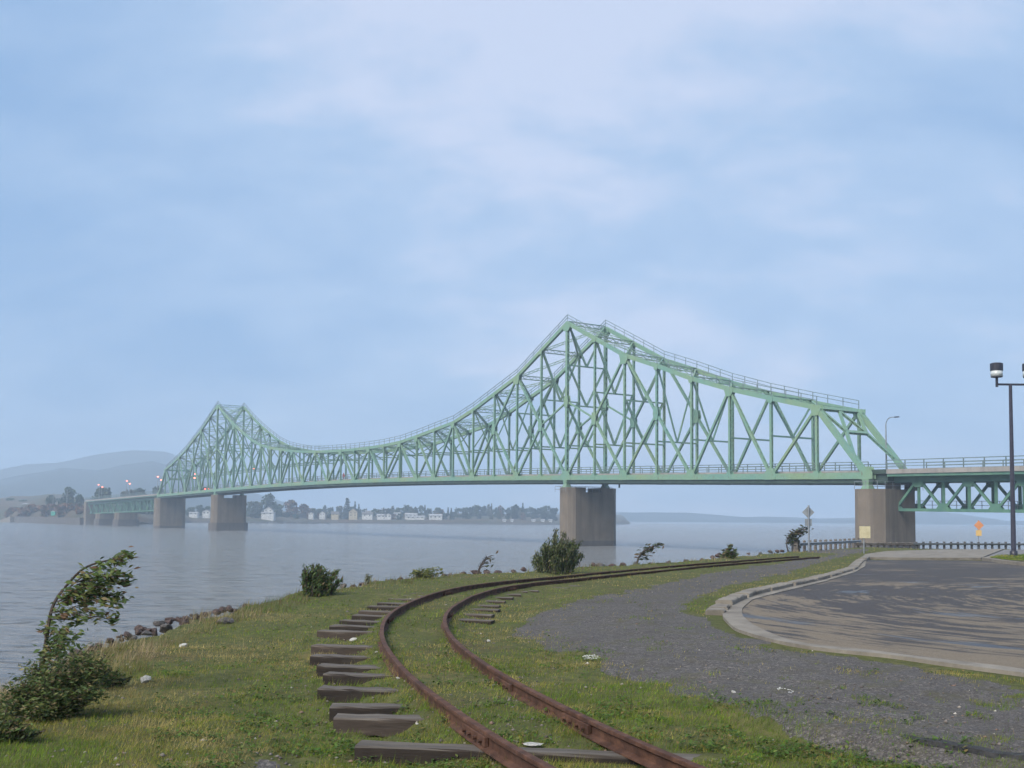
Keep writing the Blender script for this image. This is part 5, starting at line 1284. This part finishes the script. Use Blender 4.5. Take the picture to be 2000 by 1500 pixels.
for bp, pts, lb, c in (((1243,1107), [(1243,1107),(1246,1092),(1252,1080),(1264,1072),(1276,1066)], 'ragged sapling leaning right between the pier and the small brown bush', 1.0),
                    ((932,1121), [(932,1121),(937,1108),(944,1096),(951,1087)], 'thin leaning sprig on the bank left of the dark willow bush', .35),
                    ((1540,1080), [(1540,1080),(1536,1063),(1538,1050),(1548,1042),(1562,1035)], 'windswept small tree leaning right beside the guard rail end', 1.6)):
    D_ = onz(*bp, -.1)[1]; (x0, y0), (x1, y1) = pts[0], pts[-1]
    brs = [(pts, .5*c, 1.6)]
    for f in (.35, .5, .62, .75, .88, 1.0):
        i = min(len(pts)-2, int(f * (len(pts)-1))); g_ = f*(len(pts)-1) - i; sx = pts[i][0] + (pts[i+1][0]-pts[i][0])*g_; sy = pts[i][1] + (pts[i+1][1]-pts[i][1])*g_
        L_ = (14 if c > 1 else 9) * random.uniform(.7, 1.3)
        brs.append(([(sx, sy), (sx + L_*.6, sy - L_*.30), (sx + L_*1.3, sy - L_*.15)], 1.9*c, .6)); brs.append(([(sx, sy), (sx - L_*.25, sy - L_*.35)], 1.0*c, .5))
        if c > 1: brs.append(([(sx, sy), (sx + L_*.9, sy + L_*.35)], 1.6*c, .5))
    shrub('sapling', lb, 'tree', bp, brs, D_, .20 if c > .5 else .13, [(.03,.04,.015), (.06,.055,.022), (.09,.06,.03), (.045,.07,.02)], [.3,.25,.2,.25], wind=(1,0,.15), depth=.3, per=9, spread=.09, stem_r=.03)
# small dead twigs and sprigs on the bank
for px, py, h, lb in ((905,1119,20,'bare twig on the bank top left of the thin leaning sprig'),(1008,1111,16,'reddish dock stalk on the bank left of the dark willow bush'),(1215,1103,14,'dark seed stalk right of the big pier'),(1300,1098,12,'small dark weed stalk between leaning sapling and brown bush'),(1474,1079,11,'lone thin stake standing at the water side of the bank'),(1120,1100,16,'pinkish weed stalk right of the dark willow bush')):
    p = onz(px, py, -.1); k = p[1]/F; b = MB(); z0 = gz(p[0], p[1]); q = [np.array([p[0] + h*k*.18*f*f, p[1], z0 + h*k*f]) for f in (0,.3,.6,1)]
    b.tube(q, [.014,.012,.01,.008], 5)
    if 'stake' not in lb:
        for f in (.45,.6,.7,.8,.9,1.0):
            c = q[0] + (q[-1]-q[0])*f; a = random.uniform(0,6.28); b.bar(c, c + np.array([math.cos(a)*.09, math.sin(a)*.05, .10]), .03)
    tag(b.build('weed_stalk', M_BARK), lb, 'plant')
# ================================================================== FAR SHORE
def wpt(px, D): q = at(px, 1011, D); return np.array([q[0], q[1]])
SHORE = [(-900,1000),(-300,860),(0,760),(60,700),(165,602),(230,606),(300,625),(372,790),(430,800),(500,812),(630,880),(800,880),(960,900),(1080,925),(1180,980),(1230,1120)]
SH = np.array([wpt(px, D) for px, D in SHORE])
def pxof(q): return 1000 + F * q[0] / q[1]
def hfac(q): return 1.0 + 1.3 * (1 - float(smoothstep(110, 330, pxof(q))))
ABUT = P0 + U2 * (tF + 3) + N2 * W/2
def mound(q): return max(0, zdeck(tF) - .3 - WATER_Z - 4) * math.exp(-((q[0]-ABUT[0])**2 + (q[1]-ABUT[1])**2) / (2*30**2))
n_s = 160; SHr = resample(SH, np.sum(np.linalg.norm(np.diff(SH, axis=0), axis=1)) / n_s, 1)
VV = []; 
prof = [(-3, -1.5), (0, 0.1), (2, 1.0), (14, 2.6), (45, 4.2), (100, 6.0), (260, 9.0), (700, 12.0)]
for i, p in enumerate(SHr):
    rdir = (p - CAM[:2]) / np.linalg.norm(p - CAM[:2])
    tp = smoothstep(0, 6, len(SHr) - 1 - i)
    for o_, h in prof:
        q = p + rdir * o_ * (1 if o_ < 50 else (.35 + .65*tp)); x_ = q[0]
        lft = smoothstep(-330, -190, -0 + -abs(0) + p[0]) if False else 0
        VV.append((*q, WATER_Z + hfac(q) * (h + (fbm(q[0]*.02, q[1]*.02, 3, 3) - .5) * min(h, 4) * .8) * (.15 + .85*tp) + mound(q)))
m = len(prof); FF = [(i*m+j, (i+1)*m+j, (i+1)*m+j+1, i*m+j+1) for i in range(len(SHr)-1) for j in range(m-1)]
fs, nt, bs = nmat('far_shore_grass')
f = tex(nt, .02, 5, .6); tcn = N(nt, 'ShaderNodeTexCoord'); sz = N(nt, 'ShaderNodeSeparateXYZ'); nt.links.new(tcn.outputs['Object'], sz.inputs[0])
c = ramp(nt, f, [(.3, (.036,.046,.02)), (.5, (.065,.05,.027)), (.7, (.085,.056,.033))])
mr = N(nt, 'ShaderNodeMapRange'); nt.links.new(sz.outputs[2], mr.inputs[0]); mr.inputs[1].default_value = WATER_Z + .5; mr.inputs[2].default_value = WATER_Z + 1.5
c = mix(nt, mr.outputs[0], (.05,.042,.04), c); nt.links.new(c, bs.inputs['Base Color']); bs.inputs['Roughness'].default_value = .95
kind(npmesh('far_shore', np.array(VV), np.array(FF), fs, None, None, True), 'structure')
def shoreD(px): return float(np.interp(px, [a for a, _ in SHORE], [b_ for _, b_ in SHORE]))
def shore_z(p):
    d, _ = sdist(np.array([p[0]]), np.array([p[1]]), SH); o_ = abs(float(d[0])); return WATER_Z + hfac(p) * float(np.interp(o_, [a for a, _ in prof], [b_ for _, b_ in prof])) - .4 + mound(p)
# quay at far left, sloping ramp, dark rock spit
def wall_along(name, pxs, h, th_, mat, lab, cat, extra=2.0):
    P_ = np.array([wpt(px, D) for px, D in pxs]); b = MB()
    for a, c in zip(P_[:-1], P_[1:]):
        b.bar(np.array([*a, WATER_Z + h/2 - .5]), np.array([*c, WATER_Z + h/2 - .5]), th_, h + 1)
    return tag(b.build(name, mat), lab, cat)
wall_along('quay_wall', [(36,696),(90,640),(166,580)], 3.6, 5, M_PIERDK, 'long dark quay wall on the water at far left', 'quay wall')
a_, b__ = wpt(8, 722), wpt(36, 696); b = MB(); e_ = np.array([*(b__ - a_), 0]); n_ = np.array([-e_[1], e_[0], 0]); n_ = n_/np.linalg.norm(n_)*5
A3, B3 = np.array([*a_, WATER_Z - .3]), np.array([*b__, WATER_Z - .3])
b.v = [tuple(v) for v in (A3 - n_, B3 - n_, B3 - n_ + Z3*4, A3 - n_ + Z3*.5, A3 + n_, B3 + n_, B3 + n_ + Z3*4, A3 + n_ + Z3*.5)]; b.f = [(0,1,2,3),(7,6,5,4),(3,2,6,7),(1,5,6,2),(4,0,3,7),(0,4,5,1)]
tag(b.build('boat_ramp', M_KERB), 'pale concrete ramp sloping into the water at the far left quay', 'ramp')
P_ = [wpt(px, D) for px, D in ((440,782),(500,790),(560,800),(608,812),(632,818))]
b = MB(); q = resample(np.array(P_), 6, 1); rp = random.Random(3)
for i in range(len(q)):
    for o_ in (-3, 0, 3):
        r_ = rp.uniform(1.0, 1.9) * (1 - .35 * i/len(q)); c = np.array([q[i][0] + rp.uniform(-2, 2), q[i][1] + o_, WATER_Z + .2]); b.tube([c - Z3*1.0, c + Z3*r_*.3, c + Z3*r_*.8], [r_*3, r_*2.4, r_*.9], 6)
kind(b.build('rock_spit', simple('dark_wet_rock', (.03,.03,.03), (.07,.065,.06), .3, .8)), 'structure')
# ---- far trees
def far_tree(px, topy, wpx, form, label, pal, wts, back=40, group=None, basey=None, nleaf=None, D=None):
    D = (D or shoreD(px)) + back; p = wpt(px, D); z0 = shore_z(p); top = at(px, topy, D)[2]; h = max(4.0, top - z0); k = D / F; R_ = wpx * k / 2
    th = thing('far_tree', label, 'tree', (*p, z0), group); c0 = np.array([*p, z0])
    b = MB(); b.tube([c0 - Z3*.5, c0 + Z3*h*.5, c0 + Z3*h*.85], [.035*h, .022*h, .008*h], 6); b.build('trunk', M_BARK, th)
    n = int(1.9 * (nleaf or min(520, 160 + 18*wpx))); C = []
    if form == 'conifer':
        u = rng.random(n) ** .7; a = rng.uniform(0, 6.28, n); r_ = R_ * (1 - u) * (.75 + .35*np.sin(u*28)) * np.sqrt(rng.random(n)); C = np.stack([p[0] + r_*np.cos(a), p[1] + r_*np.sin(a), z0 + h*(.08 + .92*u)], 1)
    elif form == 'poplar':
        u = rng.random(n); a = rng.uniform(0, 6.28, n); r_ = R_ * np.sin(np.pi*(.12 + .80*u))**.7 * np.sqrt(rng.random(n)) * (1 + .25*np.sin(u*17 + a)); C = np.stack([p[0] + r_*np.cos(a), p[1] + r_*np.sin(a), z0 + h*(.06 + .94*u)], 1)
    else:
        nc = 10 if form == 'round' else 11; cc = []
        for i in range(nc):
            a = random.uniform(0, 6.28); rr_ = R_ * random.uniform(.2, .68); hh = h * (random.uniform(.35, .84) if form == 'round' else random.uniform(.45, .9))
            lean = R_*.55*(hh/h - .3) if form == 'windswept' else 0
            cc.append((p[0] + rr_*math.cos(a) + lean, p[1] + rr_*math.sin(a), z0 + hh, R_ * random.uniform(.40, .62)))
        cc.append((p[0], p[1], z0 + h*.86, R_*.36)); cc.append((p[0], p[1], z0 + h*.30, R_*.6)); cc.append((p[0] - R_*.4, p[1], z0 + h*.22, R_*.5)); cc.append((p[0] + R_*.4, p[1], z0 + h*.22, R_*.5))
        k_ = rng.choice(len(cc), n); cc = np.array(cc); C = cc[k_, :3] + rv(n) * (cc[k_, 3] * rng.random(n)**.4)[:, None] * np.array([1, 1, min(1.3, h/(2*R_)*.6)])
        C[:, 2] = np.minimum(C[:, 2], z0 + h)
    m_ = len(C); L = rng.uniform(.7, 1.35, m_) * max(.9, k * 2.6, R_ * .26) * (1 if form in ('round', 'windswept') else .85)
    leafcards(C, L, L*.8, rv(m_), rv(m_), colpick(m_, pal, wts, .2), 'crown', M_FARLEAF, th); return th
GR = [(.03,.05,.022), (.045,.07,.028), (.07,.085,.035)]; AU = [(.15,.075,.035), (.11,.06,.035), (.09,.08,.035)]; DKG = [(.016,.03,.017), (.026,.042,.022), (.035,.05,.025)]; OL = [(.07,.08,.035), (.10,.085,.04), (.045,.06,.025)]
W3 = [.4, .35, .25]
for px, ty, w, form, lb, pal, back in (
    (100,965,28,'round','low rounded tree at far left beside the taller dark tree',GR,30), (131,949,36,'round','tall dark tree clump at far left of the bridge end',GR,40), (155,964,20,'round','shorter tree touching the right side of the tall dark clump at far left',GR,36),
    (195,950,44,'windswept','windswept dark tree above the far approach, below the leftmost lamp pair',GR,60), (243,957,30,'windswept','small windswept tree above the far approach, below the middle lamp pair',OL,60), (275,951,40,'round','broad tree above the far approach just left of the truss end',GR,60),(305,949,36,'round','broad tree rising behind the far truss end',GR,60),
    (500,979,34,'round','rounded olive tree just right of the far tower pier',OL,40), (527,962,32,'round','tallest open crowned tree right of the far tower pier, behind the white gabled house',GR,70), (545,984,26,'round','rounded tree right of the white gabled house',GR,60),
    (567,976,34,'round','large orange brown autumn tree between the gabled house and smaller autumn tree',AU,45), (594,984,28,'round','smaller reddish autumn tree right of the large orange one',AU,45), (612,992,20,'round','low bushy tree right of the reddish autumn tree',OL,40),
    (678,973,11,'poplar','slim tall poplar on the far shore, left of the two storey pale house',DKG,30), (693,980,12,'conifer','pointed dark spruce just right of the slim poplar',DKG,60), (700.5,985,9,'conifer','shorter pointed spruce right of the taller spruce',DKG,60),
    (1006,985,20,'round','tall dark tree on the far shore, left of a pointed pair by the big pier',DKG,40), (1021,983,13,'conifer','tall pointed dark tree near the left edge of the big pier',DKG,44), (1081,991,19,'round','dark tree against the left edge of the big pier',DKG,30), (1063,998,14,'round','small dark tree just left of the one touching the big pier',DKG,34)):
    far_tree(px, ty, w, form, lb, pal, W3, back)
rt = random.Random(17)
for i in range(64):
    px = 606 + i * 7.4 + rt.uniform(-3, 3)
    if px > 1092: break
    ty = 991 + 4*math.sin(px*.045) + rt.uniform(-4, 3)
    if 950 < px < 1050: ty -= 1
    f_ = rt.choice(['round','round','conifer','round']); pal = rt.choice([GR, GR, OL, DKG, AU if rt.random() < .3 else GR])
    far_tree(px, ty, rt.uniform(11, 20) if f_ == 'round' else rt.uniform(8, 12), f_, 'hazy tree in the continuous belt behind the far shore houses', pal, W3, rt.uniform(70, 130), 'tree belt behind the far houses', nleaf=190)
for i in range(34):
    px = 505 + i*17.3 + rt.uniform(-6, 6)
    if px > 1088: break
    far_tree(px, 1002 + rt.uniform(-3, 4), rt.uniform(8, 15), 'round', 'low hazy tree or shrub among the far shore houses', rt.choice([GR, OL, DKG, AU]), W3, rt.uniform(26, 48), 'low trees among the far houses', nleaf=130)
for px, ty, w in ((372,990,18),(392,985,20),(408,988,16),(366,996,14),(484,990,16),(20,972,26),(-40,968,40),(48,976,22),(76,978,18)):
    far_tree(px, ty, w, 'round', 'hazy tree on the far shore around or left of the far bridge piers', GR, W3, 60 if px > 300 else 130, 'hazy trees at the far left shore')
# autumn scrub at the left bank
for px, w, ty in ((60,60,986),(100,50,984),(135,55,984),(25,40,990),(165,40,987)):
    far_tree(px, ty, w, 'round', 'patch of reddish brown scrub on the slope above the far left quay', AU, W3, 14, 'reddish scrub above the quay', nleaf=420)
# ---- far houses
M_WALLW = simple('white_house_wall', (.40,.40,.39), (.56,.56,.54), .3, .8); M_WALLC = simple('cream_house_wall', (.33,.28,.18), (.42,.36,.24), .3, .8); M_ROOF = simple('grey_roof', (.10,.095,.095), (.17,.16,.155), .5, .9); M_WIN = simple('dark_window', (.03,.04,.05), (.05,.06,.07), 1, .2); M_ROOFW = simple('pale_roof', (.26,.26,.26), (.40,.40,.40), .5, .8); M_TEAL = simple('teal_container_paint', (.03,.26,.19), (.05,.34,.25), .6, .5)
def house(px, x0, x1, ytop, ybase, label, wall=None, roof=None, storeys=1, gable=False, cat='house', back=24, nm='house', roofh=.34):
    wall = wall or M_WALLW; roof = roof or M_ROOF
    D = shoreD(px) + back; k = D/F; c = wpt(px, D); zb_ = at(px, ybase, D)[2]; zt_ = at(px, ytop, D)[2]; z0 = min(zb_, shore_z(c)); w = (x1 - x0)*k; dp = max(5.0, min(w*.7, 9)); H = zt_ - zb_; e = H*(1 - roofh)
    th = thing(nm, label, cat, (*c, zb_)); X, Y = c
    b = MB(); b.box((X, Y, (z0 - .6 + zb_ + e)/2), w/2, dp/2, (zb_ + e - z0 + .6)/2)
    if gable: b.poly([(X-w/2, Y-dp/2, zb_+e), (X+w/2, Y-dp/2, zb_+e), (X, Y-dp/2, zt_-.15)]); b.poly([(X-w/2, Y+dp/2, zb_+e), (X+w/2, Y+dp/2, zb_+e), (X, Y+dp/2, zt_-.15)], True)
    else: b.poly([(X-w/2, Y-dp/2, zb_+e), (X-w/2, Y+dp/2, zb_+e), (X-w/2, Y, zt_-.15)], True); b.poly([(X+w/2, Y-dp/2, zb_+e), (X+w/2, Y+dp/2, zb_+e), (X+w/2, Y, zt_-.15)])
    b.build('wall', wall, th)
    b = MB(); o_ = .4; z1 = zb_ + e - .1
    if gable: R0 = [((X-w/2-o_, Y-dp/2-o_, z1), (X, Y-dp/2-o_, zt_), (X, Y+dp/2+o_, zt_), (X-w/2-o_, Y+dp/2+o_, z1)), ((X+w/2+o_, Y+dp/2+o_, z1), (X, Y+dp/2+o_, zt_), (X, Y-dp/2-o_, zt_), (X+w/2+o_, Y-dp/2-o_, z1))]
    else: R0 = [((X-w/2-o_, Y-dp/2-o_, z1), (X+w/2+o_, Y-dp/2-o_, z1), (X+w/2+o_, Y, zt_), (X-w/2-o_, Y, zt_)), ((X+w/2+o_, Y+dp/2+o_, z1), (X-w/2-o_, Y+dp/2+o_, z1), (X-w/2-o_, Y, zt_), (X+w/2+o_, Y, zt_))]
    for r_ in R0: b.poly(r_); b.poly([np.array(q) - Z3*.22 for q in r_], True)
    b.build('roof', roof, th)
    nwin = max(2, int(w / 3.2)); hs = e / storeys
    for s_ in range(storeys):
        for i in range(nwin):
            xc = X - w/2 + w*(i+.5)/nwin; b = MB(); b.box((xc, Y - dp/2 - .03, zb_ + hs*(s_+.55)), min(.6, w/nwin*.24), .03, hs*.19); b.build('window', M_WIN, th)
    return th
house(525, 518, 535, 989, 1004, 'white gabled house right of the far tower pier, under the tallest tree', gable=True, storeys=2, roofh=.45)
house(524, 514, 538, 1000, 1006, 'low white annex spreading at the foot of the white gabled house', back=14, roofh=.2, cat='house annex', roof=M_ROOFW)
house(608, 604, 613, 1000, 1006, 'tiny white cottage right of the reddish autumn tree', gable=True)
house(630, 625, 636, 998, 1007, 'small white house between the autumn trees and the poplar, gable facing the water', gable=True, roofh=.5)
house(655, 650, 664, 999, 1007, 'small cream house just left of the slim poplar', wall=M_WALLC, roofh=.5)
house(690, 682, 698, 993, 1009, 'cream two storey house right of the slim poplar', wall=M_WALLC, storeys=2, gable=True, roofh=.4)
house(718, 708, 728, 1000, 1010, 'white house with grey roof, first right of the cream two storey house', roof=M_ROOF, roofh=.35)
house(719, 714, 724, 997, 1002, 'narrow white upper house behind the first white house', back=40, roofh=.3, roof=M_ROOFW)
house(745, 736, 752, 1004, 1011, 'low white house with pale roof, middle of the white row', roof=M_ROOFW)
house(758, 752, 764, 1002, 1011.5, 'white gabled house at the right half of the middle white row', gable=True)
house(776, 770, 782, 1001, 1005, 'small white house set back on the rise above the white row', back=50, roof=M_ROOFW)
house(803, 791, 814, 1002, 1009, 'long white building with pale roof, set behind the bungalow', roof=M_ROOFW, back=36, roofh=.4)
house(812, 796, 831, 1007, 1013, 'long low white bungalow nearest the water in the white row', roof=M_ROOFW, roofh=.35)
house(851, 838, 863, 1004, 1013, 'white house with several dark openings, right end of the white row', roof=M_ROOFW, roofh=.3)
house(404, 397, 411, 995, 1005, 'white house between the two far bridge piers', storeys=1, gable=True); house(379, 371, 387, 1000, 1005, 'low white shed left of the house between the far piers', roofh=.3, roof=M_ROOFW)
house(58, 47, 70, 983, 988, 'long low white building on the rise at far left', back=90, roofh=.25, roof=M_ROOFW, cat='building', nm='building'); house(88, 79, 97, 983, 987, 'faint pale shed right of the long white building at far left', back=95, roofh=.3, roof=M_ROOFW, cat='shed', nm='shed')
for px, w, lb in ((985,6,'small pale cottage at the waterline left of the pointed dark tree'),(1000,5,'tiny white cabin under the tall dark tree near the big pier'),(1042,7,'small white cabin near the waterline left of the big pier'),(1060,6,'white waterside cabin nearest the big pier'),(1075,6,'pale waterside cabin almost touching the big pier')):
    house(px, px - w/2, px + w/2, 1014, 1018.5, lb, back=14, roofh=.4, roof=M_ROOFW)
D = shoreD(105) + 4; c = wpt(105, D); b = MB(); zc_ = at(105, 1006, D)[2]; zt_ = at(105, 998, D)[2]
th = thing('container', 'bright green container standing on the far left quay', 'container', (*c, zc_)); b.box((*c, (zc_ + zt_)/2 - .3), 4*D/F, 1.5, (zt_ - zc_)/2); b.build('container_body', M_TEAL, th)
b = MB(); b.box((c[0], c[1], zt_ - .1), 4*D/F + .05, 1.55, .18); b.build('container_roof', M_WALLW, th)
for px, ty, lb in ((102.5,963,'thin pale mast at far left, the left of two'), (129.5,956,'thin pale mast at far left, the right of two, before the dark clump')):
    D = shoreD(px) + 16; c = wpt(px, D); zz = at(px, ty, D)[2]; b = MB(); b.tube([np.array([*c, WATER_Z]), np.array([*c, zz])], [.22, .14], 6); tag(b.build('mast', M_GALV), lb, 'mast')
# ---- hills and far coast
def ridge(name, pts, D0_, D1_, colr, seed, amp):
    xs = np.array([p[0] for p in pts]); ys = np.array([p[1] for p in pts]); n = 240; X = np.linspace(xs[0], xs[-1], n); Y = np.interp(X, xs, ys); V = []; rows = 14
    for i in range(n):
        base = wpt(X[i], D0_); top = at(X[i], Y[i], D1_); h = max(2, top[2] - WATER_Z)
        for j in range(rows):
            f_ = j/(rows - 1); q = base + (top[:2] - base)*f_; z = WATER_Z - 1 + (h + 1)*(f_**.8) + (fbm(q[0]*.006, q[1]*.006, seed, 4) - .5)*amp*min(1, f_*3)*(h/40 if h < 40 else 1)
            V.append((q[0], q[1], z))
        V.append((*(wpt(X[i], D1_ + 200)), WATER_Z - 5))
    m_ = rows + 1; Fc = [(i*m_+j, (i+1)*m_+j, (i+1)*m_+j+1, i*m_+j+1) for i in range(n-1) for j in range(m_-1)]
    m, nt, b = nmat(name + '_forest'); f_ = tex(nt, .012, 6, .65); nt.links.new(ramp(nt, f_, [(.35, colr[0]), (.65, colr[1])]), b.inputs['Base Color']); b.inputs['Roughness'].default_value = 1; b.inputs['Specular IOR Level'].default_value = 0
    return kind(npmesh(name, np.array(V), np.array(Fc), m, None, None, True), 'structure')
FO = ((.016,.026,.022), (.034,.042,.034))
ridge('hills', [(-700,910),(-300,930),(0,936),(60,925),(120,914),(190,918),(240,908),(300,904),(360,925),(420,955),(480,985),(540,1003)], 1500, 2100, FO, 2, 18)
ridge('hills', [(-700,895),(-400,915),(-100,930),(0,917),(50,907),(110,905),(160,897),(210,889),(260,884),(320,886),(360,896),(420,925),(500,965),(600,995)], 2150, 2600, FO, 4, 25)
ridge('far_coast', [(420,1003),(800,1006),(1000,1003),(1100,1001),(1200,1000.5),(1290,1000),(1345,1001),(1400,1006),(1450,1010),(1500,1009),(1545,1010.5),(1600,1012.5),(1660,1012),(1790,1001),(1830,1000),(1870,1003),(1900,1007),(1950,1014),(1965,1017),(2100,1018.5),(2300,1018),(2600,1016)], 2250, 2600, FO, 6, 10)
# ================================================================== WATER, HAZE, SKY, SUN
def water_mat():
    m, nt, b = nmat('rippled_river_water')
    tc = N(nt, 'ShaderNodeTexCoord')
    b.inputs['Base Color'].default_value = (.195, .197, .196, 1); b.inputs['Roughness'].default_value = .15; b.inputs['IOR'].default_value = 1.33
    f1 = tex(nt, .9, 6, .6, mapscale=(.55, 1.25, 1), rot=(0, 0, rad(20))); f2 = tex(nt, .16, 4, .55, mapscale=(.5, 1.4, 1), rot=(0, 0, rad(26))); f3 = tex(nt, 4.5, 3, .6, mapscale=(.6, 1.2, 1), rot=(0, 0, rad(15)))
    ad = N(nt, 'ShaderNodeMath', operation='MULTIPLY_ADD'); nt.links.new(f2, ad.inputs[0]); ad.inputs[1].default_value = 2.2; nt.links.new(f1, ad.inputs[2])
    ad2 = N(nt, 'ShaderNodeMath', operation='MULTIPLY_ADD'); nt.links.new(f3, ad2.inputs[0]); ad2.inputs[1].default_value = .14; nt.links.new(ad.outputs[0], ad2.inputs[2])
    rg = ramp(nt, f1, [(.56, (0,0,0)), (.70, (1,1,1))]); ad3 = N(nt, 'ShaderNodeMath', operation='MULTIPLY_ADD'); nt.links.new(rg, ad3.inputs[0]); ad3.inputs[1].default_value = .7; nt.links.new(ad2.outputs[0], ad3.inputs[2])
    bump(nt, b, ad3.outputs[0], 1.0, 1.1); return m
b = MB(); b.poly([(-3400, -400, WATER_Z), (3400, -400, WATER_Z), (3400, 2990, WATER_Z), (-3400, 2990, WATER_Z)]); kind(b.build('water', water_mat()), 'structure')
HAZE = 5.8e-4
hm = bpy.data.materials.new('haze_air'); hm.use_nodes = True; nt = hm.node_tree; nt.nodes.remove(nt.nodes['Principled BSDF'])
pv = N(nt, 'ShaderNodeVolumePrincipled'); pv.inputs['Color'].default_value = (.66, .82, 1.0, 1); pv.inputs['Density'].default_value = HAZE; pv.inputs['Anisotropy'].default_value = .1
nt.links.new(pv.outputs[0], nt.nodes['Material Output'].inputs['Volume'])
b = MB(); b.box((0, 1250, 75), 3500, 1750, 88); o = b.build('haze', hm); kind(o, 'stuff', 'thin blue haze over the river and far shore')
w = bpy.data.worlds.new('World'); S.world = w; w.use_nodes = True; nt = w.node_tree; bg = nt.nodes['Background']
sky = N(nt, 'ShaderNodeTexSky', sky_type='NISHITA'); sky.sun_disc = False; sky.sun_elevation = rad(42); sky.sun_rotation = rad(-138); sky.dust_density = 1.5; sky.ozone_density = 2.0
tc = N(nt, 'ShaderNodeTexCoord'); sp = N(nt, 'ShaderNodeSeparateXYZ'); nt.links.new(tc.outputs['Generated'], sp.inputs[0])
# project the direction on a high flat cloud deck
zc = N(nt, 'ShaderNodeMath', operation='MAXIMUM'); nt.links.new(sp.outputs[2], zc.inputs[0]); zc.inputs[1].default_value = .0
za = N(nt, 'ShaderNodeMath', operation='ADD'); nt.links.new(zc.outputs[0], za.inputs[0]); za.inputs[1].default_value = .42
dv = N(nt, 'ShaderNodeVectorMath', operation='DIVIDE'); nt.links.new(tc.outputs['Generated'], dv.inputs[0])
cx = N(nt, 'ShaderNodeCombineXYZ'); [nt.links.new(za.outputs[0], cx.inputs[i]) for i in range(3)]; nt.links.new(cx.outputs[0], dv.inputs[1])
c1 = tex(nt, 3.4, 8, .60, vec=dv.outputs[0], mapscale=(.7, 1.15, 0.001), rot=(0, 0, rad(24)), dist=.15)
c2 = tex(nt, 1.3, 3, .5, vec=dv.outputs[0], mapscale=(1, 1, 0.001), rot=(0, 0, rad(-20)))
cs = N(nt, 'ShaderNodeMath', operation='MULTIPLY_ADD'); nt.links.new(c2, cs.inputs[0]); cs.inputs[1].default_value = .7; nt.links.new(c1, cs.inputs[2])
def blob(d, amp, pw):                                     # a broad thinner or thicker patch of the overcast
    d = np.asarray(d) / np.linalg.norm(d); dt = N(nt, 'ShaderNodeVectorMath', operation='DOT_PRODUCT'); nt.links.new(tc.outputs['Generated'], dt.inputs[0]); dt.inputs[1].default_value = tuple(d)
    mx = N(nt, 'ShaderNodeMath', operation='MAXIMUM'); nt.links.new(dt.outputs['Value'], mx.inputs[0]); mx.inputs[1].default_value = 0
    p_ = N(nt, 'ShaderNodeMath', operation='POWER'); nt.links.new(mx.outputs[0], p_.inputs[0]); p_.inputs[1].default_value = pw
    m_ = N(nt, 'ShaderNodeMath', operation='MULTIPLY'); nt.links.new(p_.outputs[0], m_.inputs[0]); m_.inputs[1].default_value = amp; return m_.outputs[0]
acc = cs.outputs[0]
for px, py, am, pw in ((1350,180,.15,26),(760,220,.10,40),(1800,200,.08,40),(-150,450,-.14,14),(2150,520,-.10,22),(0,0,-.10,60),(2000,0,-.10,90),(300,800,-.10,30),(1150,470,-.06,60),(1250,680,.06,40)):
    ad = N(nt, 'ShaderNodeMath', operation='ADD'); nt.links.new(acc, ad.inputs[0]); nt.links.new(blob(ray(px, py), am, pw), ad.inputs[1]); acc = ad.outputs[0]
cloud = ramp(nt, acc, [(.55, (.80, 1.32, 2.15)), (.84, (1.27, 1.73, 2.45)), (1.10, (1.86, 2.10, 2.68))])
nt.nodes[-1].name = 'cloud'
cl = mix(nt, .95, sky.outputs[0], cloud)
nt.links.new(cl, bg.inputs[0]); bg.inputs[1].default_value = .10
sun = bpy.data.lights.new('sun', 'SUN'); sun.energy = 1.5; sun.angle = rad(34); sun.color = (1, .92, .80); so = bpy.data.objects.new('sun', sun); COL.objects.link(so)
az_ = rad(-138); el = rad(42)                              # sky convention: rotation measured from +Y
sd_ = Vector((math.sin(-az_) * -1 * math.cos(el), math.cos(az_) * math.cos(el), math.sin(el)))
so.rotation_euler = sd_.to_track_quat('Z', 'Y').to_euler()
vs = S.view_settings; vs.view_transform = 'Standard'; vs.look = 'None'; vs.exposure = 1.75; vs.gamma = 1.0
S.render.engine = 'CYCLES'; cy = S.cycles; cy.use_denoising = True; cy.max_bounces = 6; cy.diffuse_bounces = 3; cy.glossy_bounces = 3; cy.transmission_bounces = 3; cy.volume_bounces = 1; cy.transparent_max_bounces = 4
cy.use_adaptive_sampling = True; cy.adaptive_threshold = .02; cy.sample_clamp_indirect = 4.0
